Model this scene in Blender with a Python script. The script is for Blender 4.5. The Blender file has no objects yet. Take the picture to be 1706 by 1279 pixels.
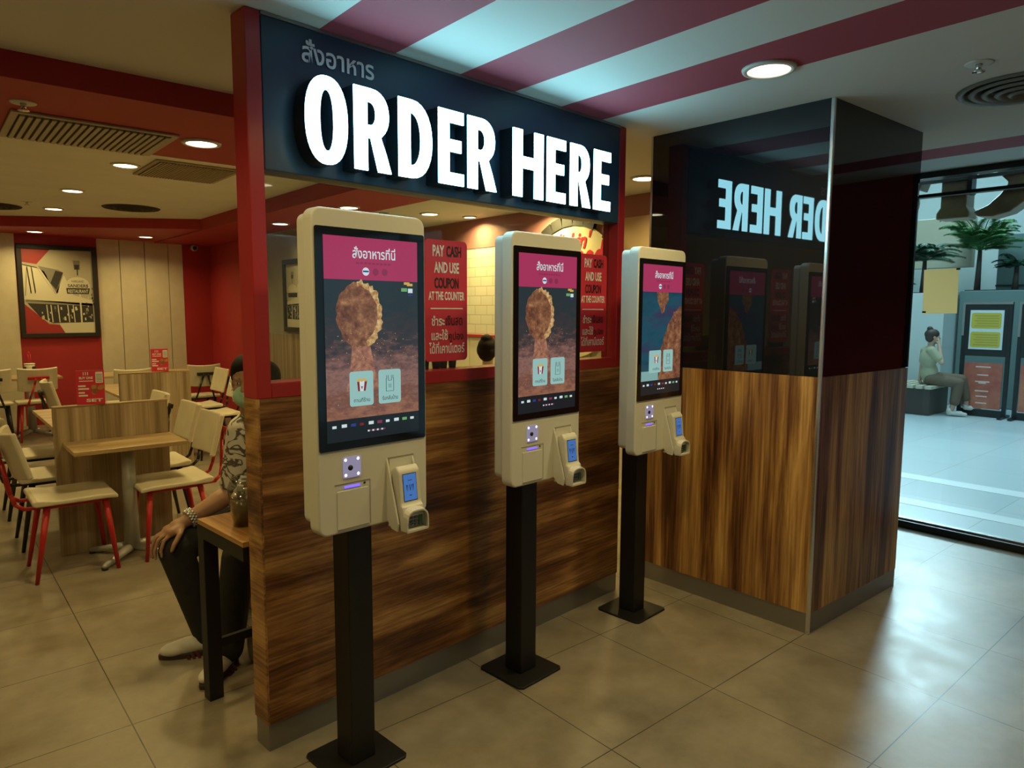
import bpy, bmesh, math, random
from mathutils import Vector, Matrix
from math import sin, cos, pi, radians as R

random.seed(7)
sc = bpy.context.scene
COL = sc.collection

# ------------------------------------------------------------------ camera
cam_d = bpy.data.cameras.new('camera'); cam = bpy.data.objects.new('camera', cam_d)
COL.objects.link(cam); sc.camera = cam
cam_d.sensor_width = 36.0; cam_d.sensor_fit = 'HORIZONTAL'
cam_d.lens = 1166.557 / 1706.0 * 36.0
cam_d.clip_start = 0.05; cam_d.clip_end = 100
PITCH, ROLL, YAW = R(6.0177), R(0.24535), R(40.5)
f_ = Vector((0, cos(PITCH), -sin(PITCH))); r_ = Vector((1, 0, 0)); u_ = r_.cross(f_)
rr = r_ * cos(ROLL) + u_ * sin(ROLL); uu = -r_ * sin(ROLL) + u_ * cos(ROLL)
def to_grid(v): return Vector((v.x * cos(YAW) + v.y * sin(YAW), -v.x * sin(YAW) + v.y * cos(YAW), v.z))
rr, uu, ff = to_grid(rr), to_grid(uu), to_grid(f_)
cam.matrix_world = Matrix(((rr.x, uu.x, -ff.x, 0), (rr.y, uu.y, -ff.y, 0), (rr.z, uu.z, -ff.z, 1.55), (0, 0, 0, 1)))

# ------------------------------------------------------------------ world, exposure
sc.view_settings.view_transform = 'Standard'; sc.view_settings.look = 'None'
sc.view_settings.exposure = 0.0; sc.view_settings.gamma = 1.0; sc.view_settings.use_curve_mapping = False
w = bpy.data.worlds.new('daylight'); sc.world = w; w.use_nodes = True
bg = w.node_tree.nodes['Background']; bg.inputs[0].default_value = (0.42, 0.80, 0.95, 1); bg.inputs[1].default_value = 0.45

def area_light(name, loc, size, power, color, rot=(0, 0, 0), shape='DISK', spread=180):
    d = bpy.data.lights.new(name, 'AREA'); d.shape = shape; d.energy = power; d.color = color
    if isinstance(size, tuple):
        d.shape = 'RECTANGLE'; d.size, d.size_y = size
    else: d.size = size
    d.spread = R(spread)
    o = bpy.data.objects.new(name, d); COL.objects.link(o); o.location = loc; o.rotation_euler = rot
    return o
# daylight through the roof of the mall outside the glass front, and an unseen added strip
area_light('mall_skylight', (10.2, 1.5, 6.5), (6.5, 10.0), 300, (0.55, 0.88, 1.0))
area_light('added_daylight_strip', (10.2, 3.65, 5.9), (5.0, 1.3), 200, (0.60, 0.90, 1.0), rot=(0, 0, R(19.5)))  # strip light added out of view to cast the daylight wedge past the column
LAMP = 0.45

# ------------------------------------------------------------------ materials
def srgb(r, g, b):
    f = lambda c: ((c / 255 + 0.055) / 1.055) ** 2.4 if c > 10 else c / 255 / 12.92
    return (f(r), f(g), f(b), 1)
MATS = {}
def mat(name, col, rough=0.5, metal=0.0, spec=0.5, emit=None, strength=0.0, coat=0.0):
    m = bpy.data.materials.new(name); m.use_nodes = True
    b = m.node_tree.nodes['Principled BSDF']
    b.inputs['Base Color'].default_value = col if len(col) == 4 else (*col, 1)
    b.inputs['Roughness'].default_value = rough; b.inputs['Metallic'].default_value = metal
    b.inputs['Specular IOR Level'].default_value = spec; b.inputs['Coat Weight'].default_value = coat
    if emit:
        b.inputs['Emission Color'].default_value = emit if len(emit) == 4 else (*emit, 1)
        b.inputs['Emission Strength'].default_value = strength
    MATS[name] = m
    return m
def nd(m, t, **kw):
    n = m.node_tree.nodes.new(t)
    for k, v in kw.items(): setattr(n, k, v)
    return n
def lk(m, a, b): m.node_tree.links.new(a, b)
def ramp(m, stops):
    n = nd(m, 'ShaderNodeValToRGB'); cr = n.color_ramp
    while len(cr.elements) > 1: cr.elements.remove(cr.elements[-1])
    cr.elements[0].position = stops[0][0]; cr.elements[0].color = stops[0][1]
    for p, c in stops[1:]:
        e = cr.elements.new(p); e.color = c
    return n
def speckle(m, c1, c2, scale=6.0, detail=5.0, bump=0.0):
    """mottled base colour between two tones, optional fine bump"""
    b = m.node_tree.nodes['Principled BSDF']
    tc = nd(m, 'ShaderNodeTexCoord'); no = nd(m, 'ShaderNodeTexNoise')
    no.inputs['Scale'].default_value = scale; no.inputs['Detail'].default_value = detail; no.inputs['Roughness'].default_value = 0.6
    lk(m, tc.outputs['Object'], no.inputs['Vector'])
    rp = ramp(m, [(0.3, c1), (0.7, c2)]); lk(m, no.outputs['Fac'], rp.inputs[0]); lk(m, rp.outputs[0], b.inputs['Base Color'])
    if bump:
        bp = nd(m, 'ShaderNodeBump'); bp.inputs['Strength'].default_value = bump; bp.inputs['Distance'].default_value = 0.004
        lk(m, no.outputs['Fac'], bp.inputs['Height']); lk(m, bp.outputs[0], b.inputs['Normal'])
    return m
def wood(name, axis, stops, along=0.5, across=9.0, swirl=0.35, fine=55.0, rough=0.42, slope=0.0, plank=None):
    """streaky veneer; grain runs along the given local axis"""
    m = mat(name, stops[0][1], rough); b = m.node_tree.nodes['Principled BSDF']
    tc = nd(m, 'ShaderNodeTexCoord'); mp = nd(m, 'ShaderNodeMapping')
    s = [across] * 3; s['xyz'.index(axis)] = along
    mp.inputs['Scale'].default_value = s
    if slope: mp.inputs['Rotation'].default_value = (0, slope, 0)
    lk(m, tc.outputs['Object'], mp.inputs[0])
    n1 = nd(m, 'ShaderNodeTexNoise'); n1.inputs['Scale'].default_value = 0.55; n1.inputs['Detail'].default_value = 3
    lk(m, mp.outputs[0], n1.inputs['Vector'])
    mx = nd(m, 'ShaderNodeVectorMath', operation='MULTIPLY_ADD')
    lk(m, n1.outputs['Color'], mx.inputs[0]); mx.inputs[1].default_value = (swirl * 4,) * 3; lk(m, mp.outputs[0], mx.inputs[2])
    n2 = nd(m, 'ShaderNodeTexNoise'); n2.inputs['Scale'].default_value = 0.9; n2.inputs['Detail'].default_value = 7; n2.inputs['Roughness'].default_value = 0.62
    lk(m, mx.outputs[0], n2.inputs['Vector'])
    mp2 = nd(m, 'ShaderNodeMapping'); s2 = [fine] * 3; s2['xyz'.index(axis)] = 2.0; mp2.inputs['Scale'].default_value = s2
    if slope: mp2.inputs['Rotation'].default_value = (0, slope, 0)
    lk(m, tc.outputs['Object'], mp2.inputs[0])
    n3 = nd(m, 'ShaderNodeTexNoise'); n3.inputs['Scale'].default_value = 1.0; n3.inputs['Detail'].default_value = 3
    lk(m, mp2.outputs[0], n3.inputs['Vector'])
    ad = nd(m, 'ShaderNodeMath', operation='MULTIPLY_ADD'); lk(m, n3.outputs['Fac'], ad.inputs[0]); ad.inputs[1].default_value = 0.34
    sb = nd(m, 'ShaderNodeMath', operation='SUBTRACT'); lk(m, n2.outputs['Fac'], sb.inputs[0]); sb.inputs[1].default_value = 0.17
    lk(m, sb.outputs[0], ad.inputs[2])
    rp = ramp(m, stops); lk(m, ad.outputs[0], rp.inputs[0]); lk(m, rp.outputs[0], b.inputs['Base Color'])
    return m

WARM = (1.0, 0.75, 0.27)
white_paint = speckle(mat('white_ceiling_paint', (.7, .7, .66), .8), (.66, .66, .62, 1), (.72, .72, .68, 1), 3)
red_paint = mat('red_paint', (0.40, 0.022, 0.030), .32)
red_matt = speckle(mat('red_wall_paint', (.36, .02, .025), .6), (.34, .018, .022, 1), (.40, .022, .028, 1), 2)
black_metal = mat('black_powder_coat', (.006, .006, .006), .5)
black_leg = mat('black_leg_paint', (.012, .011, .010), .4)
red_leg = mat('red_leg_paint', (.46, .016, .020), .35)
cream = speckle(mat('cream_plastic', (.62, .56, .42), .45), (.60, .54, .40, 1), (.66, .60, .45, 1), 8)
kiosk_white = mat('kiosk_white', (.66, .65, .60), .42)
kiosk_line = mat('kiosk_seam', (.30, .28, .24), .6)
steel = mat('brushed_steel', (.30, .29, .28), .38, .75)
chrome = mat('chrome_strip', (.75, .75, .74), .22, .9)
greymetal = mat('grey_table_metal', (.42, .42, .40), .4, .3)
gloss_black = mat('gloss_black_glass', (.008, .008, .010), .07, coat=.2)
black_glass = mat('black_back_painted_glass', (.009, .010, .013), .02, spec=.75)
sign_haloed = mat('charcoal_panel_blue_halo', (.020, .048, .092), .40)  # blue halo of the lit letters is put into the charcoal base colour
sign_side = mat('letter_return_black', (.010, .013, .018), .3)
letter_face = mat('letter_lit_face', (.8, .8, .8), .4, emit=(.34, .84, 1.0), strength=12)
silver = mat('silver_lettering', (.72, .73, .76), .45)
lamp_glow = mat('lamp_glow', (.9, .9, .8), .5, emit=(1.0, .86, .58), strength=9)
lamp_ring = mat('lamp_ring_white', (.62, .60, .54), .4)
grille_paint = mat('grille_cream_paint', (.42, .38, .28), .5)
grille_dark = mat('grille_dark_gap', (.03, .027, .02), .8)
text_white = mat('print_white', (.78, .76, .74), .6)
text_black = mat('print_black', (.012, .011, .011), .6)
poster_red = mat('poster_red_acrylic', (.64, .045, .075), .25)
skin = speckle(mat('skin_brown', (.36, .20, .12), .5), (.34, .18, .105, 1), (.40, .225, .135, 1), 25)
skin_light = mat('skin_light', (.48, .30, .21), .5)
hair = mat('hair_black', (.008, .006, .005), .75, spec=.2)
mask_green = mat('mask_green', (.38, .62, .46), .75)
denim = speckle(mat('black_trousers', (.013, .012, .012), .8), (.010, .009, .009, 1), (.020, .018, .017, 1), 30)
shoe_white = mat('shoe_white', (.62, .60, .54), .5)
shoe_sole = mat('shoe_gum_sole', (.05, .03, .02), .6)
shoe_red = mat('shoe_dark_red', (.10, .015, .02), .5)

def tile_floor():
    m = mat('floor_tile', (.3, .27, .22), .34); b = m.node_tree.nodes['Principled BSDF']
    b.inputs['Specular IOR Level'].default_value = 0.5
    tc = nd(m, 'ShaderNodeTexCoord')
    n1 = nd(m, 'ShaderNodeTexNoise'); n1.inputs['Scale'].default_value = 4.2; n1.inputs['Detail'].default_value = 9; n1.inputs['Roughness'].default_value = .65
    lk(m, tc.outputs['Object'], n1.inputs['Vector'])
    rp = ramp(m, [(.30, (.180, .150, .110, 1)), (.5, (.250, .215, .162, 1)), (.70, (.315, .275, .215, 1))]); lk(m, n1.outputs['Fac'], rp.inputs[0])
    sx = nd(m, 'ShaderNodeSeparateXYZ'); lk(m, tc.outputs['Object'], sx.inputs[0])
    fac = []
    for o, off in ((sx.outputs[0], .53), (sx.outputs[1], .913)):
        a = nd(m, 'ShaderNodeMath', operation='SUBTRACT'); lk(m, o, a.inputs[0]); a.inputs[1].default_value = off
        d = nd(m, 'ShaderNodeMath', operation='DIVIDE'); lk(m, a.outputs[0], d.inputs[0]); d.inputs[1].default_value = .63
        p = nd(m, 'ShaderNodeMath', operation='PINGPONG'); lk(m, d.outputs[0], p.inputs[0]); p.inputs[1].default_value = .5
        l = nd(m, 'ShaderNodeMath', operation='LESS_THAN'); lk(m, p.outputs[0], l.inputs[0]); l.inputs[1].default_value = .0034
        fac.append(l.outputs[0])
    mxm = nd(m, 'ShaderNodeMath', operation='MAXIMUM'); lk(m, fac[0], mxm.inputs[0]); lk(m, fac[1], mxm.inputs[1])
    mix = nd(m, 'ShaderNodeMix', data_type='RGBA'); lk(m, mxm.outputs[0], mix.inputs[0]); lk(m, rp.outputs[0], mix.inputs[6]); mix.inputs[7].default_value = (.045, .038, .028, 1)
    lk(m, mix.outputs[2], b.inputs['Base Color'])
    r2 = ramp(m, [(.3, (.30,) * 3 + (1,)), (.7, (.42,) * 3 + (1,))]); lk(m, n1.outputs['Fac'], r2.inputs[0]); lk(m, r2.outputs[0], b.inputs['Roughness'])
    return m
floor_mat = tile_floor()

def striped_ceiling():
    """white board with painted red bands in front of the order wall and by the glass front"""
    m = mat('striped_ceiling_paint', (.7, .7, .66), .75); b = m.node_tree.nodes['Principled BSDF']
    tc = nd(m, 'ShaderNodeTexCoord'); sx = nd(m, 'ShaderNodeSeparateXYZ'); lk(m, tc.outputs['Object'], sx.inputs[0])
    def rng(o, lo, hi):
        g = nd(m, 'ShaderNodeMath', operation='GREATER_THAN'); lk(m, o, g.inputs[0]); g.inputs[1].default_value = lo
        l = nd(m, 'ShaderNodeMath', operation='LESS_THAN'); lk(m, o, l.inputs[0]); l.inputs[1].default_value = hi
        q = nd(m, 'ShaderNodeMath', operation='MULTIPLY'); lk(m, g.outputs[0], q.inputs[0]); lk(m, l.outputs[0], q.inputs[1]); return q.outputs[0]
    fs = [rng(sx.outputs[0], lo, lo + .315) for lo in (1.12, 1.755, 2.38)]
    lim = rng(sx.outputs[1], -6, 2.47)
    acc = fs[0]
    for q in fs[1:]:
        a = nd(m, 'ShaderNodeMath', operation='MAXIMUM'); lk(m, acc, a.inputs[0]); lk(m, q, a.inputs[1]); acc = a.outputs[0]
    a = nd(m, 'ShaderNodeMath', operation='MULTIPLY'); lk(m, acc, a.inputs[0]); lk(m, lim, a.inputs[1]); acc = a.outputs[0]
    a = nd(m, 'ShaderNodeMath', operation='MAXIMUM'); lk(m, acc, a.inputs[0]); lk(m, rng(sx.outputs[0], 4.62, 4.92), a.inputs[1]); acc = a.outputs[0]
    mix = nd(m, 'ShaderNodeMix', data_type='RGBA'); lk(m, acc, mix.inputs[0]); mix.inputs[6].default_value = (.66, .67, .64, 1); mix.inputs[7].default_value = (.36, .055, .085, 1)
    lk(m, mix.outputs[2], b.inputs['Base Color'])
    return m
ceil_mat = striped_ceiling()

walnut_h = wood('walnut_horizontal', 'x', [(.30, srgb(50, 26, 15)), (.41, srgb(96, 58, 33)), (.49, srgb(126, 84, 50)), (.57, srgb(160, 116, 70)), (.68, srgb(200, 156, 98))], along=1.3, across=8.5, swirl=.38, fine=95, slope=R(-9))
walnut_e = wood('walnut_end', 'y', [(.30, srgb(70, 42, 24)), (.42, srgb(118, 78, 44)), (.5, srgb(158, 114, 66)), (.58, srgb(184, 140, 84)), (.70, srgb(204, 164, 104))], along=2.5, across=7.5, swirl=.3, fine=90)
walnut_v = wood('walnut_vertical', 'z', [(.30, srgb(56, 32, 18)), (.41, srgb(106, 68, 40)), (.49, srgb(144, 102, 58)), (.57, srgb(176, 132, 76)), (.68, srgb(212, 168, 102))], along=.8, across=10, swirl=.30, fine=90, rough=.38)
ash_v = wood('ash_laminate_vertical', 'z', [(.28, srgb(110, 92, 68)), (.46, srgb(146, 126, 98)), (.56, srgb(166, 147, 118)), (.72, srgb(188, 170, 140))], along=.35, across=16, swirl=.1, fine=120, rough=.45)
ash_h = wood('ash_laminate_top', 'x', [(.28, srgb(128, 104, 72)), (.46, srgb(160, 134, 96)), (.56, srgb(178, 152, 112)), (.72, srgb(198, 172, 132))], along=.8, across=14, swirl=.12, fine=120, rough=.35)
slat_wood = wood('table_slat_wood', 'y', [(.28, srgb(110, 70, 34)), (.46, srgb(158, 112, 62)), (.56, srgb(184, 138, 82)), (.72, srgb(206, 164, 108))], along=.8, across=14, swirl=.12, fine=120, rough=.35)

def thin_glass(name, tint=(.93, .97, .97)):
    m = bpy.data.materials.new(name); m.use_nodes = True; nt = m.node_tree; nt.nodes.clear()
    o = nt.nodes.new('ShaderNodeOutputMaterial'); t = nt.nodes.new('ShaderNodeBsdfTransparent'); g = nt.nodes.new('ShaderNodeBsdfGlossy')
    t.inputs[0].default_value = (*tint, 1); g.inputs['Roughness'].default_value = .02
    lw = nt.nodes.new('ShaderNodeLayerWeight'); lw.inputs[0].default_value = .5
    pw = nt.nodes.new('ShaderNodeMath'); pw.operation = 'POWER'; nt.links.new(lw.outputs['Facing'], pw.inputs[0]); pw.inputs[1].default_value = 5
    fr = nt.nodes.new('ShaderNodeMath'); fr.operation = 'MULTIPLY_ADD'; nt.links.new(pw.outputs[0], fr.inputs[0]); fr.inputs[1].default_value = .9; fr.inputs[2].default_value = .035
    mx = nt.nodes.new('ShaderNodeMixShader')
    nt.links.new(fr.outputs[0], mx.inputs[0]); nt.links.new(t.outputs[0], mx.inputs[1]); nt.links.new(g.outputs[0], mx.inputs[2]); nt.links.new(mx.outputs[0], o.inputs[0])
    return m
glass = thin_glass('clear_glass'); cup_plastic = thin_glass('clear_cup_plastic', (.85, .86, .84))

# ------------------------------------------------------------------ mesh helpers
class MB:
    """collects shapes; build() links them as ONE mesh object"""
    def __init__(s): s.bm = bmesh.new(); s.mats = []
    def mi(s, m):
        if m not in s.mats: s.mats.append(m)
        return s.mats.index(m)
    def _merge(s, tmp, m, M=None, smooth=False):
        me = bpy.data.meshes.new('t')
        if M is not None: bmesh.ops.transform(tmp, matrix=M, verts=tmp.verts)
        for f in tmp.faces: f.material_index = s.mi(m); f.smooth = smooth
        tmp.to_mesh(me); tmp.free(); s.bm.from_mesh(me); bpy.data.meshes.remove(me)
    def box(s, x0, x1, y0, y1, z0, z1, m, bevel=0, seg=2, M=None, smooth=False):
        t = bmesh.new(); bmesh.ops.create_cube(t, size=1)
        for v in t.verts: v.co = Vector(((x0 + x1) / 2 + v.co.x * (x1 - x0), (y0 + y1) / 2 + v.co.y * (y1 - y0), (z0 + z1) / 2 + v.co.z * (z1 - z0)))
        if bevel: bmesh.ops.bevel(t, geom=t.edges[:], offset=bevel, segments=seg, profile=.5, affect='EDGES')
        s._merge(t, m, M, smooth); return s
    def prism(s, pts, d0, d1, m, plane='xz', bevel=0, M=None, seg=2):
        """polygon in a plane extruded from d0 to d1 along the third axis"""
        t = bmesh.new(); P = {'xz': lambda p, d: (p[0], d, p[1]), 'xy': lambda p, d: (p[0], p[1], d), 'yz': lambda p, d: (d, p[0], p[1])}[plane]
        a = [t.verts.new(P(p, d0)) for p in pts]; b = [t.verts.new(P(p, d1)) for p in pts]
        t.faces.new(a); t.faces.new(b[::-1]); n = len(pts)
        for i in range(n): t.faces.new((a[i], b[i], b[(i + 1) % n], a[(i + 1) % n]))
        bmesh.ops.recalc_face_normals(t, faces=t.faces)
        if bevel:
            es = [e for e in t.edges if len(e.link_faces) == 2 and (e.link_faces[0].normal.angle(e.link_faces[1].normal) > .6)]
            bmesh.ops.bevel(t, geom=es, offset=bevel, segments=seg, profile=.5, affect='EDGES')
        s._merge(t, m, M); return s
    def rrect(s, x0, x1, z0, z1, r, d0, d1, m, M=None, plane='xz', bevel=0, n=5):
        pts = []
        for cx, cz, a0 in ((x1 - r, z1 - r, 0), (x0 + r, z1 - r, 90), (x0 + r, z0 + r, 180), (x1 - r, z0 + r, 270)):
            for k in range(n + 1): a = R(a0 + 90 * k / n); pts.append((cx + r * cos(a), cz + r * sin(a)))
        return s.prism(pts, d0, d1, m, plane, bevel, M)
    def cone(s, p, q, r0, r1, m, n=16, cap=True, smooth=True):
        t = bmesh.new(); p, q = Vector(p), Vector(q); d = q - p
        bmesh.ops.create_cone(t, cap_ends=cap, segments=n, radius1=r0, radius2=r1, depth=d.length)
        M = Matrix.Translation((p + q) / 2) @ d.to_track_quat('Z', 'Y').to_matrix().to_4x4()
        s._merge(t, m, M, smooth); return s
    def ball(s, c, r, m, n=16, smooth=True):
        t = bmesh.new(); bmesh.ops.create_uvsphere(t, u_segments=n, v_segments=max(6, n // 2), radius=1)
        r = r if isinstance(r, (tuple, list)) else (r, r, r)
        s._merge(t, m, Matrix.Translation(c) @ Matrix.Diagonal((*r, 1)), smooth); return s
    def tube(s, pts, r, m, n=10):
        pts = [Vector(p) for p in pts]
        for i in range(len(pts) - 1):
            s.cone(pts[i], pts[i + 1], r, r, m, n)
            if i: s.ball(pts[i], r, m, n)
        return s
    def lathe(s, prof, c, m, n=32):
        t = bmesh.new(); rows = []
        for r, z in prof: rows.append([t.verts.new((r * cos(2 * pi * k / n), r * sin(2 * pi * k / n), z)) for k in range(n)])
        for a, b in zip(rows, rows[1:]):
            for k in range(n): t.faces.new((a[k], a[(k + 1) % n], b[(k + 1) % n], b[k]))
        bmesh.ops.remove_doubles(t, verts=t.verts, dist=1e-6); bmesh.ops.recalc_face_normals(t, faces=t.faces)
        s._merge(t, m, Matrix.Translation(c), True); return s
    def quad(s, pts, m):
        t = bmesh.new(); t.faces.new([t.verts.new(p) for p in pts]); s._merge(t, m); return s
    def mesh(s, me, m, M=None):
        t = bmesh.new(); t.from_mesh(me); s._merge(t, m, M); return s
    def build(s, name, parent=None, loc=None, rz=0, sharp=True):
        me = bpy.data.meshes.new(name); s.bm.to_mesh(me); s.bm.free()
        for m in s.mats: me.materials.append(m)
        o = bpy.data.objects.new(name, me); COL.objects.link(o)
        if parent is not None: o.parent = parent
        if loc is not None: o.location = loc
        o.rotation_euler.z = rz
        return o

def tag(o, label=None, cat=None, group=None, kind=None):
    for k, v in (('label', label), ('category', cat), ('group', group), ('kind', kind)):
        if v: o[k] = v
    return o
def thing(name, label, cat, loc=(0, 0, 0), rz=0.0, group=None, kind=None):
    o = bpy.data.objects.new(name, None); COL.objects.link(o); o.location = loc; o.rotation_euler.z = rz; o.empty_display_size = .1
    return tag(o, label, cat, group, kind)
def copy_tree(o, parent=None):
    c = o.copy(); COL.objects.link(c)
    if parent is not None: c.parent = parent
    for ch in list(o.children): copy_tree(ch, c)
    return c

_TX = {}
def text_mesh(body, bold=0.0, italic=0.0, extrude=0.0):
    """lettering as a flat mesh, 1 unit em, origin at the left of the baseline"""
    k = (body, bold, italic, extrude)
    if k not in _TX:
        c = bpy.data.curves.new('t', 'FONT'); c.body = body; c.size = 1; c.offset = bold; c.shear = italic; c.extrude = extrude; c.resolution_u = 3
        o = bpy.data.objects.new('t', c); COL.objects.link(o)
        dg = bpy.context.evaluated_depsgraph_get(); me = bpy.data.meshes.new_from_object(o.evaluated_get(dg))
        bpy.data.objects.remove(o); bpy.data.curves.remove(c)
        xs = [v.co.x for v in me.vertices]; ys = [v.co.y for v in me.vertices]
        _TX[k] = (me, min(xs), max(xs), min(ys), max(ys))
    return _TX[k]
def put_text(mb, body, m, xc, z0, width, height, y, bold=0.012, italic=0.0, base=None):
    """lettering on a plane facing local -y: centred at xc, bottom at z0, fitted to width and height"""
    me, a, b, c, d = text_mesh(body, bold, italic)
    sx = width / (b - a); sz = height / (d - c)
    M = Matrix.Translation((xc, y, z0)) @ Matrix(((sx, 0, 0, -sx * (a + b) / 2), (0, 0, 1, 0), (0, sz, 0, -sz * c), (0, 0, 0, 1)))
    mb.mesh(me, m, M); return mb

# ------------------------------------------------------------------ room shell
def struct(name, mb, label, cat):
    return tag(mb.build(name), label, cat, kind='structure')
struct('floor', MB().box(-3.2, 5.46, -4.2, 11.2, -.1, 0, floor_mat), 'brown grey stone tile floor of the restaurant', 'floor')
struct('ceiling', MB().box(-3.2, 5.5, -4.2, 3.27, 2.5, 2.75, ceil_mat).box(2.73, 5.5, 3.27, 11.2, 2.5, 2.75, ceil_mat), 'white ceiling with painted red stripes over the kiosks', 'ceiling')
struct('ceiling_dining', MB().box(-3.2, 2.73, 3.27, 11.2, 2.62, 2.75, white_paint), 'cream ceiling with round lights over the dining tables', 'ceiling')
struct('trim_beam', MB().box(-3.2, 2.73, 3.27, 4.35, 2.40, 2.62, red_matt), 'low red ceiling beam across the start of the dining area', 'beam')
so = MB().prism([(-3.2, 11.2), (-3.2, 11.2), (2.72, 11.2), (2.72, 8.95), (.86, 10.2), (-3.2, 10.4)][1:], 2.5, 2.62, red_matt, 'xy')
so.box(2.715, 3.45, 4.36, 11.2, 2.485, 2.63, red_matt)
struct('trim_soffit', so, 'red lowered ceiling edge along the far walls', 'soffit')
wb = MB().box(-3.2, 1.06, 11.1, 11.2, 0, 2.6, cream).box(1.06, 1.98, 11.1, 11.2, 0, 2.6, red_matt).box(3.09, 4.7, 11.1, 11.2, 0, 2.6, red_matt)
for x0, x1 in ((1.98, 2.26), (2.26, 2.58), (2.58, 2.89), (2.89, 3.09)): wb.box(x0 + .004, x1 - .004, 11.095, 11.2, 0, 2.6, cream)
wb.box(1.98, 3.09, 11.12, 11.2, 0, 2.6, text_black)
struct('wall_back', wb, 'cream panelled and red back wall of the dining area', 'wall')
wall_grey = speckle(mat('grey_green_panel', (.30, .29, .22), .6), (.28, .27, .2, 1), (.33, .32, .24, 1), 4)
struct('wall_dining_right', MB().box(3.5, 3.62, 7.2, 9.5, 1.25, 2.6, wall_grey).box(3.485, 3.62, 7.2, 9.5, 0, 1.25, ash_v).box(3.47, 3.62, 9.5, 11.1, 0, 2.6, red_matt), 'grey green and red dining wall with wooden lower panels', 'wall')
white_tile = mat('white_wall_tile', (.62, .58, .47), .3)
def brick_tiles():
    m = white_tile; b = m.node_tree.nodes['Principled BSDF']
    tc = nd(m, 'ShaderNodeTexCoord'); sx = nd(m, 'ShaderNodeSeparateXYZ'); lk(m, tc.outputs['Object'], sx.inputs[0])
    cb = nd(m, 'ShaderNodeCombineXYZ'); lk(m, sx.outputs[1], cb.inputs[0]); lk(m, sx.outputs[2], cb.inputs[1])
    br = nd(m, 'ShaderNodeTexBrick'); lk(m, cb.outputs[0], br.inputs['Vector']); br.inputs['Scale'].default_value = 1
    br.inputs['Brick Width'].default_value = .2; br.inputs['Row Height'].default_value = .1; br.inputs['Mortar Size'].default_value = .004
    br.inputs['Color1'].default_value = (.64, .60, .50, 1); br.inputs['Color2'].default_value = (.61, .57, .47, 1); br.inputs['Mortar'].default_value = (.40, .36, .28, 1)
    lk(m, br.outputs['Color'], b.inputs['Base Color'])
brick_tiles()
wc = MB().box(4.6, 4.72, 1.9, 7.3, 1.29, 2.2, white_tile).box(4.595, 4.72, 1.9, 7.3, 2.2, 2.5, mat('mauve_fascia', (.36, .16, .15), .5)).box(4.58, 4.72, 1.9, 7.3, 1.265, 1.29, red_paint)
wc.box(4.585, 4.60, 1.95, 4.02, 1.31, 2.32, mat('menu_panel_gloss', (.58, .44, .28), .12))
for k in range(9): wc.box(4.6, 4.72, 1.9 + .6 * k + .003, 2.5 + .6 * k - .003, 0, 1.265, cream)
struct('wall_counter', wc, 'white tiled wall over cream panels at the counter', 'wall')
struct('wall_counter_end', MB().box(3.605, 4.72, 7.26, 7.38, 0, 2.6, wall_grey), 'plain grey wall closing the counter alcove', 'wall')
struct('wall_left', MB().box(-3.3, -3.2, -4.2, 11.2, 0, 2.75, cream), 'cream left wall of the restaurant', 'wall')
dark_red = mat('dark_red_panel', (.10, .008, .010), .5)
struct('wall_front', MB().box(-3.2, 4.9, -4.3, -4.2, 0, 2.75, dark_red), 'dark red wall opposite the order point', 'wall')

# ------------------------------------------------------------------ partition with order sign
PA = (.856, 2.307, 0); PR = R(5.014)
part = thing('partition', 'wood panelled half wall with red posts holding the lit sign', 'partition', PA, PR, kind='structure')
MB().box(.008, 2.05, 0, .10, .10, 1.25, walnut_h).build('wood_panel', part)
MB().box(0, .008, 0, .10, .10, 1.25, walnut_e).build('end_panel', part)
MB().box(.004, 2.046, .004, .096, 0, .10, steel).build('skirting', part)
MB().box(0, .052, 0, .10, 1.25, 2.498, red_paint, .003).build('post', part)
MB().box(2.0, 2.055, 0, .10, 1.25, 2.498, red_paint, .003).build('post', part)
MB().box(.052, 2.0, 0, .10, 1.25, 1.302, red_paint, .003).build('sill', part)
MB().box(.052, 2.0, .0605, .066, 1.302, 2.0, glass).build('glass_pane', part)

sign = thing('order_sign', 'charcoal sign box with lit white letters reading ORDER HERE', 'sign', (*PA[:2], 2.0), PR)
MB().box(.053, 1.999, 0, .098, .004, .488, sign_haloed, .004).build('sign_box', sign)
MB().box(.053, 1.999, -.004, .102, .488, .4985, steel).build('top_trim', sign)
thai = MB(); put_text(thai, 'สั่งอาหาร', silver, .338, .377, .288, .078, -.004, .018); thai.build('thai_lettering', sign)['label'] = 'silver unlit Thai lettering'
def ellipse(cx, cz, rx, rz, n=36, p=2.3):
    out = []
    for k in range(n):
        a = 2 * pi * k / n; c, s = cos(a), sin(a)
        out.append((cx + rx * math.copysign(abs(c) ** (2 / p), c), cz + rz * math.copysign(abs(s) ** (2 / p), s)))
    return out
def arc(cx, cz, rx, rz, a0, a1, n=14, p=2.2):
    out = []
    for k in range(n + 1):
        a = R(a0 + (a1 - a0) * k / n); c, s = cos(a), sin(a)
        out.append((cx + rx * math.copysign(abs(c) ** (2 / p), c), cz + rz * math.copysign(abs(s) ** (2 / p), s)))
    return out
H = .282
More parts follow.
